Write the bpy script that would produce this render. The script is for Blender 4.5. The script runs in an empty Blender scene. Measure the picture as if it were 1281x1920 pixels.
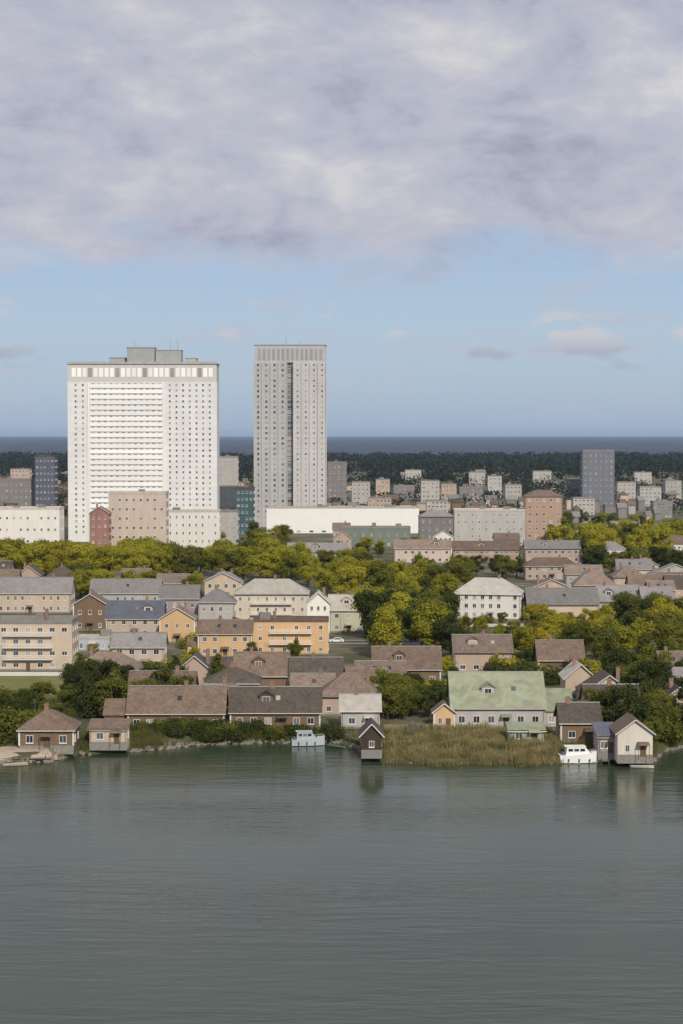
import bpy, bmesh, math, random
from mathutils import Vector, Matrix
R = math.radians
S = bpy.context.scene
COL = S.collection
# ------------------------------------------------------------------ camera
CAM_H = 62.0
VFOV = R(30)
F = 960 / math.tan(VFOV / 2)              # focal length in photo pixels (photo 1281 x 1920)
HORIZON = 814.5
PITCH = math.atan((960 - HORIZON) / F)
cd = bpy.data.cameras.new('camera'); cam = bpy.data.objects.new('camera', cd); COL.objects.link(cam)
cd.sensor_fit = 'VERTICAL'; cd.angle = VFOV; cd.clip_start = 1; cd.clip_end = 200000
cam.location = (0, 0, CAM_H); cam.rotation_euler = (R(90) - PITCH, 0, 0)
S.camera = cam
# ------------------------------------------------------------------ sky and sun
SUN_EL, SUN_AZ = R(34), R(163)            # azimuth clockwise from +Y (the view direction)
S.view_settings.view_transform = 'Standard'; S.view_settings.look = 'None'
S.view_settings.exposure = 0.0; S.view_settings.gamma = 1
S.view_settings.use_curve_mapping = False
W = bpy.data.worlds.new('World'); S.world = W; W.use_nodes = True

def build_world():
    nt = W.node_tree; nt.nodes.clear(); N = nt.nodes.new; L = nt.links.new
    out = N('ShaderNodeOutputWorld'); bg = N('ShaderNodeBackground'); bg.inputs['Strength'].default_value = 0.1
    L(bg.outputs[0], out.inputs[0])
    sky = N('ShaderNodeTexSky'); sky.sky_type = 'NISHITA'; sky.sun_disc = False
    sky.sun_elevation = SUN_EL; sky.sun_rotation = SUN_AZ
    sky.air_density = 1.0; sky.dust_density = 0.3; sky.ozone_density = 2.0
    tc = N('ShaderNodeTexCoord'); sep = N('ShaderNodeSeparateXYZ'); L(tc.outputs['Generated'], sep.inputs[0])
    def M(op, a, b=None, c=None, clamp=False):
        m = N('ShaderNodeMath'); m.operation = op; m.use_clamp = clamp
        for i, v in enumerate((a, b, c)):
            if v is None: continue
            if isinstance(v, (int, float)): m.inputs[i].default_value = v
            else: L(v, m.inputs[i])
        return m.outputs[0]
    def noise(sx, sz, detail, rough, off=0.0, dist=0.0):
        mp = N('ShaderNodeMapping'); mp.inputs['Scale'].default_value = (sx, sx, sz)
        mp.inputs['Location'].default_value = (off, off * .7, off * .3)
        L(tc.outputs['Generated'], mp.inputs[0])
        n = N('ShaderNodeTexNoise'); n.inputs['Scale'].default_value = 1; n.inputs['Detail'].default_value = detail
        n.inputs['Roughness'].default_value = rough; n.inputs['Distortion'].default_value = dist
        L(mp.outputs[0], n.inputs['Vector']); return n.outputs['Fac']
    def ramp(fac, stops):
        r = N('ShaderNodeValToRGB'); e = r.color_ramp.elements
        while len(e) < len(stops): e.new(0.5)
        for k, (p, c) in enumerate(stops):
            e[k].position = p; e[k].color = (*c, 1) if not isinstance(c, (int, float)) else (c, c, c, 1)
        L(fac, r.inputs[0]); return r.outputs[0]
    def mixc(fac, a, b):
        m = N('ShaderNodeMix'); m.data_type = 'RGBA'; L(fac, m.inputs['Factor'])
        for v, s in ((a, 6), (b, 7)):
            if isinstance(v, tuple): m.inputs[s].default_value = (*v, 1)
            else: L(v, m.inputs[s])
        return m.outputs[2]
    z = sep.outputs['Z']
    def bump(px, py, sx, sz, amp):
        d = ((px - 640.5) / F, (960 - py) / F); dx, dz = d[0], d[1] - PITCH
        u = M('DIVIDE', M('SUBTRACT', sep.outputs['X'], dx), sx); v = M('DIVIDE', M('SUBTRACT', z, dz), sz)
        r2 = M('ADD', M('MULTIPLY', u, u), M('MULTIPLY', v, v))
        return M('MULTIPLY', M('POWER', 2.718, M('MULTIPLY', r2, -1.0)), amp)
    # the blue of the lower sky is the Sky Texture, cooled a little
    tint = N('ShaderNodeMix'); tint.data_type = 'RGBA'; tint.blend_type = 'MULTIPLY'; tint.inputs['Factor'].default_value = 1
    L(sky.outputs[0], tint.inputs[6]); tint.inputs[7].default_value = (SKYT[0], SKYT[1], SKYT[2], 1)
    air = ramp(z, [(0.0, SK[0]), (0.030, SK[1]), (0.055, SK[2]), (0.085, SK[3]), (0.25, SK[4])])
    am = N('ShaderNodeMix'); am.data_type = 'RGBA'; am.inputs['Factor'].default_value = .88
    L(tint.outputs[2], am.inputs[6]); L(air, am.inputs[7])
    base = am.outputs[2]
    # upper cloud deck: starts about five degrees up
    n1 = noise(16, 36, 9, .62, 3.1, .5)
    edge = M('ADD', z, M('MULTIPLY', M('SUBTRACT', n1, .5), .075))
    deck = ramp(edge, [(0.083, 0.0), (0.104, 1.0)])
    n2 = M('ADD', M('MULTIPLY', noise(11, 27, 10, .58, 11.3, .35), .72), M('MULTIPLY', noise(42, 85, 8, .60, 2.2, .5), .28))
    f = n2
    for a in ((545, 318, .024, .012, .10), (800, 135, .03, .009, .06), (1150, 60, .10, .025, .03), (255, 385, .010, .008, .08), (830, 285, .055, .007, -.065), (1210, 285, .07, .007, -.085), (1130, 248, .06, .006, -.05), (640, 452, .5, .007, -.05), (430, 60, .10, .012, .02), (690, 12, .05, .010, -.10), (880, 15, .02, .008, -.08), (250, 180, .08, .014, -.03), (590, 490, .03, .006, -.08), (1100, 490, .03, .006, -.08), (30, 455, .03, .006, -.07)):
        f = M('ADD', f, bump(*a))
    n2 = f
    ccol = ramp(n2, [(0.28, CL[0]), (0.44, CL[1]), (0.54, CL[2]), (0.67, CL[3])])
    n3 = noise(15, 60, 7, .58, 5.7, .2)
    wisps = M('MULTIPLY', ramp(n3, [(0.54, 0.0), (0.66, 0.6)]), ramp(z, [(0.004, 0.0), (0.03, 1.0)]))
    c1 = mixc(wisps, base, CLW)
    # a few small low clouds with grey bases over the sea
    n4 = noise(26, 70, 6, .55, 21.0, .1)
    n4 = M('ADD', M('MULTIPLY', n4, .8), .05)
    for a in ((1100, 645, .019, .008, .26), (905, 662, .014, .005, .22), (748, 628, .009, .004, .22), (1275, 625, .01, .006, .20), (1060, 600, .03, .006, .10), (40, 660, .025, .005, .13), (180, 655, .016, .005, .12)): n4 = M('ADD', n4, bump(*a))
    low = M('MULTIPLY', ramp(n4, [(0.54, 0.0), (0.64, .85)]), ramp(z, [(0.028, 0.0), (0.040, 1.0), (0.062, 1.0), (0.075, 0.0)]))
    c1 = mixc(low, c1, ramp(z, [(0.042, lin(168, 173, 190)), (0.050, lin(203, 201, 206))]))
    c2 = mixc(M('MULTIPLY', deck, .93), c1, ccol)
    L(c2, bg.inputs['Color'])
def lin(r, g, b, k=10.0):
    f = lambda v: (v / 255 / 12.92 if v / 255 <= .04045 else ((v / 255 + .055) / 1.055) ** 2.4) * k
    return (f(r), f(g), f(b))
SKYT = (.45, .62, 1.0)
SK = [lin(165, 179, 201), lin(178, 194, 209), lin(180, 198, 213), lin(174, 194, 216), lin(154, 178, 209)]
CL = [lin(148, 151, 169), lin(181, 183, 198), lin(194, 194, 204), lin(217, 215, 213)]
CLW = lin(186, 190, 206)
build_world()
sd = bpy.data.lights.new('sun', 'SUN'); sun = bpy.data.objects.new('sun', sd); COL.objects.link(sun)
sd.energy = 3.3; sd.angle = R(0.5); sd.color = (1, .92, .80)
sun.location = (0, 0, 300)
sdir = Vector((math.sin(SUN_AZ) * math.cos(SUN_EL), math.cos(SUN_AZ) * math.cos(SUN_EL), math.sin(SUN_EL)))
sun.rotation_euler = sdir.to_track_quat('Z', 'Y').to_euler()
# ------------------------------------------------------------------ geometry of the view: pixel -> place on the land
LAND = 2.0
def ray(x, y):
    v = Vector(((x - 640.5) / F, 1.0, (960 - y) / F))
    c, s = math.cos(PITCH), math.sin(PITCH)
    return Vector((v.x, v.y * c + v.z * s, -v.y * s + v.z * c))
def ground(x, y, z=LAND):
    d = ray(x, y); t = (z - CAM_H) / d.z
    return Vector((d.x * t, d.y * t, z))
def to_px(p):
    c, s = math.cos(PITCH), math.sin(PITCH)
    y, z = p[1], p[2] - CAM_H
    f = y * c - z * s; u = y * s + z * c
    return (640.5 + p[0] / f * F, 960 - u / f * F)
# ------------------------------------------------------------------ helpers
class MB:
    """collects boxes, prisms and tubes; build() links them as ONE mesh object"""
    def __init__(s): s.bm = bmesh.new()
    def box(s, x0, x1, y0, y1, z0, z1):
        v = [s.bm.verts.new(p) for p in ((x0,y0,z0),(x1,y0,z0),(x1,y1,z0),(x0,y1,z0),(x0,y0,z1),(x1,y0,z1),(x1,y1,z1),(x0,y1,z1))]
        for f in ((0,3,2,1),(4,5,6,7),(0,1,5,4),(1,2,6,5),(2,3,7,6),(3,0,4,7)): s.bm.faces.new([v[i] for i in f])
        return s
    def poly(s, pts, faces):
        v = [s.bm.verts.new(p) for p in pts]
        for f in faces:
            try: s.bm.faces.new([v[i] for i in f])
            except ValueError: pass
        return s
    def prism(s, prof, a0, a1, axis='x'):
        """profile (u,z) extruded along axis"""
        mk = (lambda a, u, z: (a, u, z)) if axis == 'x' else (lambda a, u, z: (u, a, z))
        n = len(prof)
        v0 = [s.bm.verts.new(mk(a0, *p)) for p in prof]; v1 = [s.bm.verts.new(mk(a1, *p)) for p in prof]
        s.bm.faces.new(v0); s.bm.faces.new(v1[::-1])
        for i in range(n): s.bm.faces.new((v0[i], v1[i], v1[(i+1) % n], v0[(i+1) % n]))
        return s
    def tube(s, p0, p1, r0, r1, n=7):
        p0, p1 = Vector(p0), Vector(p1); d = (p1 - p0)
        if d.length < 1e-6: return s
        q = d.to_track_quat('Z', 'Y')
        a = []; b = []
        for i in range(n):
            t = 2 * math.pi * i / n; o = Vector((math.cos(t), math.sin(t), 0))
            a.append(s.bm.verts.new(p0 + q @ (o * r0))); b.append(s.bm.verts.new(p1 + q @ (o * r1)))
        for i in range(n): s.bm.faces.new((a[i], a[(i+1) % n], b[(i+1) % n], b[i]))
        s.bm.faces.new(a[::-1]); s.bm.faces.new(b)
        return s
    def mesh(s, name, m):
        bmesh.ops.recalc_face_normals(s.bm, faces=s.bm.faces)
        me = bpy.data.meshes.new(name); s.bm.to_mesh(me); s.bm.free()
        me.materials.append(m); return me
    def build(s, name, m, parent=None):
        return link(name, s.mesh(name, m), parent)
def link(name, me, parent=None, loc=None, rz=None):
    o = bpy.data.objects.new(name, me); COL.objects.link(o)
    if parent: o.parent = parent
    if loc is not None: o.location = loc
    if rz is not None: o.rotation_euler = (0, 0, rz)
    return o
def tag(o, label=None, cat=None, group=None, kind=None):
    if label: o['label'] = label
    if cat: o['category'] = cat
    if group: o['group'] = group
    if kind: o['kind'] = kind
    return o
def thing(name, loc, rz=0.0, label=None, cat=None, group=None):
    o = link(name, None, None, loc, rz); o.empty_display_size = .5
    return tag(o, label, cat, group)
# ------------------------------------------------------------------ materials
MATS = {}
def nodes(name):
    m = bpy.data.materials.new(name); m.use_nodes = True
    nt = m.node_tree; return m, nt, nt.nodes['Principled BSDF']
def srgb(r, g, b): return lin(r, g, b, 1.0)
def surf(name, col, var=.18, scale=.5, rough=.8, stain=.0, streak=False, bump=0.0, spec=.3, metal=0.0, joint=None):
    if name in MATS: return MATS[name]
    m, nt, b = nodes(name); N = nt.nodes.new; L = nt.links.new
    tc = N('ShaderNodeTexCoord'); mp = N('ShaderNodeMapping'); L(tc.outputs['Object'], mp.inputs[0])
    mp.inputs['Scale'].default_value = (scale, scale, scale * (.22 if streak else 1))
    n = N('ShaderNodeTexNoise'); n.inputs['Scale'].default_value = 1; n.inputs['Detail'].default_value = 8; n.inputs['Roughness'].default_value = .65
    L(mp.outputs[0], n.inputs['Vector'])
    r = N('ShaderNodeValToRGB'); e = r.color_ramp.elements
    e[0].position = .28; e[0].color = tuple(c * (1 - var - stain) for c in col) + (1,)
    e[1].position = .72; e[1].color = tuple(min(.95, c * (1 + var * .7)) for c in col) + (1,)
    L(n.outputs['Fac'], r.inputs[0])
    oi = N('ShaderNodeObjectInfo'); hv = N('ShaderNodeHueSaturation'); mr = N('ShaderNodeMapRange'); mr.inputs[3].default_value = .9; mr.inputs[4].default_value = 1.08
    L(oi.outputs['Random'], mr.inputs[0]); L(mr.outputs[0], hv.inputs['Value']); L(r.outputs[0], hv.inputs['Color']); L(hv.outputs[0], b.inputs['Base Color'])
    b.inputs['Roughness'].default_value = rough; b.inputs['Specular IOR Level'].default_value = spec; b.inputs['Metallic'].default_value = metal
    if joint:
        sp = N('ShaderNodeSeparateXYZ'); L(tc.outputs['Object'], sp.inputs[0]); cb = N('ShaderNodeCombineXYZ'); L(sp.outputs['X'], cb.inputs[0]); L(sp.outputs['Z'], cb.inputs[1])
        br = N('ShaderNodeTexBrick'); br.offset = 0; br.inputs['Scale'].default_value = 1; br.inputs['Brick Width'].default_value = joint[0]; br.inputs['Row Height'].default_value = joint[1]; br.inputs['Mortar Size'].default_value = .06
        br.inputs['Color1'].default_value = (1, 1, 1, 1); br.inputs['Color2'].default_value = (.93, .93, .94, 1); br.inputs['Mortar'].default_value = (.72, .72, .72, 1); L(cb.outputs[0], br.inputs['Vector'])
        mm = N('ShaderNodeMix'); mm.data_type = 'RGBA'; mm.blend_type = 'MULTIPLY'; mm.inputs['Factor'].default_value = 1; L(hv.outputs[0], mm.inputs[6]); L(br.outputs['Color'], mm.inputs[7]); L(mm.outputs[2], b.inputs['Base Color'])
    if bump:
        bp = N('ShaderNodeBump'); bp.inputs['Strength'].default_value = bump; bp.inputs['Distance'].default_value = .05
        n2 = N('ShaderNodeTexNoise'); n2.inputs['Scale'].default_value = 6; L(tc.outputs['Object'], n2.inputs['Vector'])
        L(n2.outputs['Fac'], bp.inputs['Height']); L(bp.outputs[0], b.inputs['Normal'])
    MATS[name] = m; return m
def tiles(name, col, var=.3, rough=.8, size=.45):
    """pitched-roof covering: courses of tiles with a shade of their own, moss and wear"""
    if name in MATS: return MATS[name]
    m, nt, b = nodes(name); N = nt.nodes.new; L = nt.links.new
    tc = N('ShaderNodeTexCoord')
    vo = N('ShaderNodeTexVoronoi'); vo.inputs['Scale'].default_value = 1 / size; vo.feature = 'F1'; L(tc.outputs['Object'], vo.inputs['Vector'])
    n = N('ShaderNodeTexNoise'); n.inputs['Scale'].default_value = .35; n.inputs['Detail'].default_value = 8; n.inputs['Roughness'].default_value = .7
    L(tc.outputs['Object'], n.inputs['Vector'])
    sp = N('ShaderNodeSeparateColor'); L(vo.outputs['Color'], sp.inputs[0])
    ad = N('ShaderNodeMath'); ad.operation = 'MULTIPLY_ADD'; L(sp.outputs[0], ad.inputs[0]); ad.inputs[1].default_value = .35; L(n.outputs['Fac'], ad.inputs[2])
    r = N('ShaderNodeValToRGB'); e = r.color_ramp.elements
    e[0].position = .4; e[0].color = tuple(c * (1 - var) for c in col) + (1,)
    e[1].position = .95; e[1].color = tuple(min(.9, c * (1 + var)) for c in col) + (1,)
    L(ad.outputs[0], r.inputs[0])
    oi = N('ShaderNodeObjectInfo'); hv = N('ShaderNodeHueSaturation'); mr = N('ShaderNodeMapRange'); mr.inputs[3].default_value = .78; mr.inputs[4].default_value = 1.15
    L(oi.outputs['Random'], mr.inputs[0]); L(mr.outputs[0], hv.inputs['Value']); L(r.outputs[0], hv.inputs['Color']); L(hv.outputs[0], b.inputs['Base Color'])
    b.inputs['Roughness'].default_value = rough; b.inputs['Specular IOR Level'].default_value = .25
    wv = N('ShaderNodeTexWave'); wv.inputs['Scale'].default_value = 1.2; wv.bands_direction = 'Z'; wv.inputs['Distortion'].default_value = .4
    L(tc.outputs['Object'], wv.inputs['Vector'])
    bp = N('ShaderNodeBump'); bp.inputs['Strength'].default_value = .5; bp.inputs['Distance'].default_value = .06
    L(wv.outputs['Fac'], bp.inputs['Height']); L(bp.outputs[0], b.inputs['Normal'])
    MATS[name] = m; return m
def foliage(name, dark, light, yellow=None):
    if name in MATS: return MATS[name]
    m, nt, b = nodes(name); N = nt.nodes.new; L = nt.links.new
    ge = N('ShaderNodeNewGeometry'); tc = N('ShaderNodeTexCoord'); oi = N('ShaderNodeObjectInfo')
    n = N('ShaderNodeTexNoise'); n.inputs['Scale'].default_value = .35; n.inputs['Detail'].default_value = 3
    ad0 = N('ShaderNodeVectorMath'); ad0.operation = 'ADD'; L(tc.outputs['Object'], ad0.inputs[0]); L(oi.outputs['Location'], ad0.inputs[1])
    L(ad0.outputs[0], n.inputs['Vector'])
    a = N('ShaderNodeMath'); a.operation = 'MULTIPLY_ADD'; L(ge.outputs['Random Per Island'], a.inputs[0]); a.inputs[1].default_value = .26; L(n.outputs['Fac'], a.inputs[2])
    a2 = N('ShaderNodeMath'); a2.operation = 'MULTIPLY_ADD'; L(oi.outputs['Random'], a2.inputs[0]); a2.inputs[1].default_value = .34; L(a.outputs[0], a2.inputs[2])
    r = N('ShaderNodeValToRGB'); e = r.color_ramp.elements
    e[0].position = .45; e[0].color = (*dark, 1); e[1].position = 1.0; e[1].color = (*light, 1)
    if yellow: k = e.new(1.0); e[1].position = .85; k.color = (*yellow, 1)
    L(a2.outputs[0], r.inputs[0]); L(r.outputs[0], b.inputs['Base Color'])
    b.inputs['Roughness'].default_value = .65; b.inputs['Specular IOR Level'].default_value = .2
    b.inputs['Transmission Weight'].default_value = 0
    tr = N('ShaderNodeBsdfTranslucent'); L(r.outputs[0], tr.inputs[0])
    mx = N('ShaderNodeMixShader'); mx.inputs[0].default_value = .42; L(b.outputs[0], mx.inputs[1]); L(tr.outputs[0], mx.inputs[2])
    L(mx.outputs[0], nt.nodes['Material Output'].inputs[0])
    MATS[name] = m; return m
def glass(name='window_glass', col=(.05, .062, .075), rough=.1, pale=.80):
    """panes differ: dark rooms, sky-grey glass, here and there a drawn pale curtain"""
    if name in MATS: return MATS[name]
    m, nt, b = nodes(name); N = nt.nodes.new; L = nt.links.new
    oi = N('ShaderNodeObjectInfo'); ge = N('ShaderNodeNewGeometry')
    ad = N('ShaderNodeMath'); ad.operation = 'ADD'; L(oi.outputs['Random'], ad.inputs[0]); L(ge.outputs['Random Per Island'], ad.inputs[1])
    fr = N('ShaderNodeMath'); fr.operation = 'FRACT'; L(ad.outputs[0], fr.inputs[0])
    r = N('ShaderNodeValToRGB'); e = r.color_ramp.elements; r.color_ramp.interpolation = 'CONSTANT'
    cs = [(0, [c * .5 for c in col]), (.3, col), (.55, [c * 1.7 for c in col]), (.72, (.15, .155, .16)), (pale, (.36, .34, .30)), (.93, (.20, .15, .11))]
    while len(e) < len(cs): e.new(.5)
    for k, (p, c) in enumerate(cs): e[k].position = p; e[k].color = (*c, 1)
    L(fr.outputs[0], r.inputs[0]); L(r.outputs[0], b.inputs['Base Color'])
    b.inputs['Roughness'].default_value = rough; b.inputs['Specular IOR Level'].default_value = .6
    MATS[name] = m; return m
def water(name, col, scale, bump, rough, stretch=.25):
    m, nt, b = nodes(name); N = nt.nodes.new; L = nt.links.new
    tc = N('ShaderNodeTexCoord')
    def nz(sc, st, det, loc=0):
        mp = N('ShaderNodeMapping'); mp.inputs['Scale'].default_value = (sc * st, sc, sc); mp.inputs['Location'].default_value = (loc, loc, 0)
        mp.inputs['Rotation'].default_value = (0, 0, R(8)); L(tc.outputs['Object'], mp.inputs[0])
        n = N('ShaderNodeTexNoise'); n.inputs['Scale'].default_value = 1; n.inputs['Detail'].default_value = det; n.inputs['Roughness'].default_value = .6
        L(mp.outputs[0], n.inputs['Vector']); return n.outputs['Fac']
    big = nz(.018, .35, 5, 40)
    r = N('ShaderNodeValToRGB'); e = r.color_ramp.elements
    e[0].position = .35; e[0].color = tuple(c * .85 for c in col) + (1,); e[1].position = .68; e[1].color = tuple(c * 1.15 for c in col) + (1,)
    L(big, r.inputs[0]); L(r.outputs[0], b.inputs['Base Color'])
    rr = N('ShaderNodeMapRange'); rr.inputs[3].default_value = rough * .5; rr.inputs[4].default_value = rough * 1.5; L(big, rr.inputs[0]); L(rr.outputs[0], b.inputs['Roughness'])
    b.inputs['IOR'].default_value = 1.33; b.inputs['Specular IOR Level'].default_value = .36
    a = N('ShaderNodeMath'); a.operation = 'ADD'; L(nz(scale, stretch, 4), a.inputs[0]); L(nz(scale * .3, stretch, 3, 7), a.inputs[1])
    bp = N('ShaderNodeBump'); bp.inputs['Distance'].default_value = .3
    pr = N('ShaderNodeMapRange'); pr.inputs[1].default_value = .36; pr.inputs[2].default_value = .64; pr.inputs[3].default_value = bump * .25; pr.inputs[4].default_value = bump * 1.7
    L(nz(.03, .3, 6, 15), pr.inputs[0]); L(pr.outputs[0], bp.inputs['Strength'])
    L(a.outputs[0], bp.inputs['Height']); L(bp.outputs[0], b.inputs['Normal'])
    MATS[name] = m; return m
WHITE = surf('white_paint', (.70, .69, .67), .08, .3, .6)
GLASS = glass()
BARK = surf('bark', (.10, .08, .06), .3, 3, .9)
CONC = surf('concrete', (.36, .35, .33), .2, .4, .85, streak=True)
# ------------------------------------------------------------------ setting: water, land, sea
SHORE = [(-900,1455),(-300,1440),(0,1430),(95,1428),(140,1416),(270,1408),(380,1396),(500,1392),(650,1392),(682,1412),(714,1428),(900,1431),(1050,1430),(1225,1428),(1240,1410),(1281,1400),(1700,1385),(2300,1380)]
SH = [ground(x, y, 0.0) for x, y in SHORE]
def shore_y(X):
    if X <= SH[0].x: return SH[0].y
    for a, b in zip(SH, SH[1:]):
        if a.x <= X <= b.x: return a.y + (b.y - a.y) * (X - a.x) / (b.x - a.x)
    return SH[-1].y
def build_setting():
    w = MB(); n = 40
    w.poly([(-500, 60, 0), (500, 60, 0), (900, 1200, 0), (-900, 1200, 0)], [(0, 1, 2, 3)])
    tag(w.build('river_water', water('river', (.036, .053, .028), .55, .36, .12)), kind='structure')
    w = MB(); w.poly([(-40000, 1200, -.3), (40000, 1200, -.3), (40000, 60000, -.3), (-40000, 60000, -.3)], [(0, 1, 2, 3)])
    tag(w.build('sea', water('sea_water', (.004, .018, .045), .05, .3, .5)), kind='structure')
    # land: one sheet from the bank to the far coast
    bm = bmesh.new(); rnd = random.Random(4)
    offs = [-4, 0, .8, 2.5, 6, 12, 22, 40, 70, 110, 160, 220, 300, 400, 520, 680, 900, 1250, 1700, 2300, 3000, 3900, 4700, 5200]
    hs = [-1.6, -.1, .7, 1.5, 1.9] + [LAND] * 17 + [1.5, -1.5]
    NC = 180; grid = []
    for i in range(NC + 1):
        t = -1 + 2 * i / NC; row = []
        for k, o in enumerate(offs):
            spread = 150 + (370 + o) * .42
            X = t * spread
            Y = shore_y(t * (150 + 370 * .42)) + o if o < 100 else 380 + (shore_y(t * 305) - 380) * max(0, 1 - o / 400) + o
            j = rnd.uniform(-.5, .5) if 0 <= o < 6 else 0
            far = rnd.uniform(-120, 120) if o > 4500 else 0
            row.append(bm.verts.new((X + j, Y + j + far, hs[k] + (rnd.uniform(-.12, .12) if 0 < o < 12 else 0))))
        grid.append(row)
    for i in range(NC):
        for k in range(len(offs) - 1): bm.faces.new((grid[i][k], grid[i+1][k], grid[i+1][k+1], grid[i][k+1]))
    me = bpy.data.meshes.new('land'); bm.to_mesh(me); bm.free()
    m, nt, b = nodes('land_soil'); N = nt.nodes.new; L = nt.links.new
    tc = N('ShaderNodeTexCoord')
    def nz(s, d, l=0):
        q = N('ShaderNodeTexNoise'); q.inputs['Scale'].default_value = s; q.inputs['Detail'].default_value = d; q.inputs['Roughness'].default_value = .65
        mp = N('ShaderNodeMapping'); mp.inputs['Location'].default_value = (l, l, 0); L(tc.outputs['Object'], mp.inputs[0]); L(mp.outputs[0], q.inputs['Vector']); return q.outputs['Fac']
    r = N('ShaderNodeValToRGB'); e = r.color_ramp.elements
    e[0].position = .35; e[0].color = (.040, .050, .018, 1); e[1].position = .5; e[1].color = (.085, .088, .035, 1)
    k = e.new(.62); k.color = (.17, .145, .10, 1)
    L(nz(.05, 8), r.inputs[0]); L(r.outputs[0], b.inputs['Base Color']); b.inputs['Roughness'].default_value = .95
    me.materials.append(m)
    tag(link('land', me), kind='structure')
build_setting()
# ------------------------------------------------------------------ windows, doors
WIN = {}
def window_meshes(w, h, fm, gm, bars):
    key = (round(w, 2), round(h, 2), fm.name, gm.name, bars)
    if key not in WIN:
        a = MB(); t = .09
        a.box(-w/2, w/2, -.07, .0, 0, t).box(-w/2, w/2, -.07, .0, h - t, h)
        a.box(-w/2, -w/2 + t, -.07, 0, t, h - t).box(w/2 - t, w/2, -.07, 0, t, h - t)
        if bars: a.box(-.03, .03, -.06, 0, t, h - t)
        a.box(-w/2 - .06, w/2 + .06, -.14, -.003, -.1, -.002)
        g = MB(); g.box(-w/2 + t, w/2 - t, -.025, -.006, t, h - t)
        WIN[key] = (a.mesh('window', fm), g.mesh('pane', gm))
    return WIN[key]
def add_window(par, x, y, z, w, h, rz=0.0, fm=None, gm=None, bars=True):
    a, g = window_meshes(w, h, fm or WHITE, gm or GLASS, bars)
    o = link('window', a, par, (x, y, z), rz); link('pane', g, o); return o
def facade(par, x0, x1, y, z0, floors, fh, cols, ww, wh, skip=(), fm=None, rz=0, org=(0, 0), sill=.9):
    for f in range(floors):
        for c in range(cols):
            if (f, c) in skip: continue
            x = x0 + (x1 - x0) * (c + .5) / cols
            if rz == 0: p = (x, y)
            else: p = (y, x)
            add_window(par, p[0], p[1], z0 + f * fh + sill, ww, wh, rz, fm)
HOUSES = []      # (object, short phrase, px x0, px x1, D)
def gable(m, w, d, z, rh, ov, axis, th=.22):
    if axis == 'x':
        h = d / 2 + ov; drop = rh * ov / (d / 2)
        m.prism([(-h, z - drop), (0, z + rh), (h, z - drop), (h, z - drop + th), (0, z + rh + th), (-h, z - drop + th)], -w/2 - ov, w/2 + ov, 'x')
    else:
        h = w / 2 + ov; drop = rh * ov / (w / 2)
        m.prism([(-h, z - drop), (0, z + rh), (h, z - drop), (h, z - drop + th), (0, z + rh + th), (-h, z - drop + th)], -d/2 - ov, d/2 + ov, 'y')
def hip(m, w, d, z, rh, ov, th=.2):
    X, Y = w/2 + ov, d/2 + ov; z0 = z - rh * ov / (d / 2)
    r = max(.3, w/2 - d/2) if w > d else .3; ry = .0 if w > d else d/2 - w/2
    a = [(-X,-Y,z0),(X,-Y,z0),(X,Y,z0),(-X,Y,z0),(-X,-Y,z0+th),(X,-Y,z0+th),(X,Y,z0+th),(-X,Y,z0+th),(-r,-ry,z+rh+th),(r,ry,z+rh+th)]
    m.poly(a, [(0,3,2,1),(0,1,5,4),(1,2,6,5),(2,3,7,6),(3,0,4,7),(4,5,9,8),(5,6,9),(6,7,8,9),(7,4,8)])
TRIM = surf('white_trim', (.62, .61, .58), .1, 1, .7)
GUTTER = surf('gutter_metal', (.22, .22, .21), .15, 2, .5, metal=.3)
PLINTH = surf('plinth_stone', (.22, .21, .19), .2, 1.5, .9)
WOOD = surf('grey_timber', (.24, .19, .14), .25, 1.5, .85, streak=True)
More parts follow.
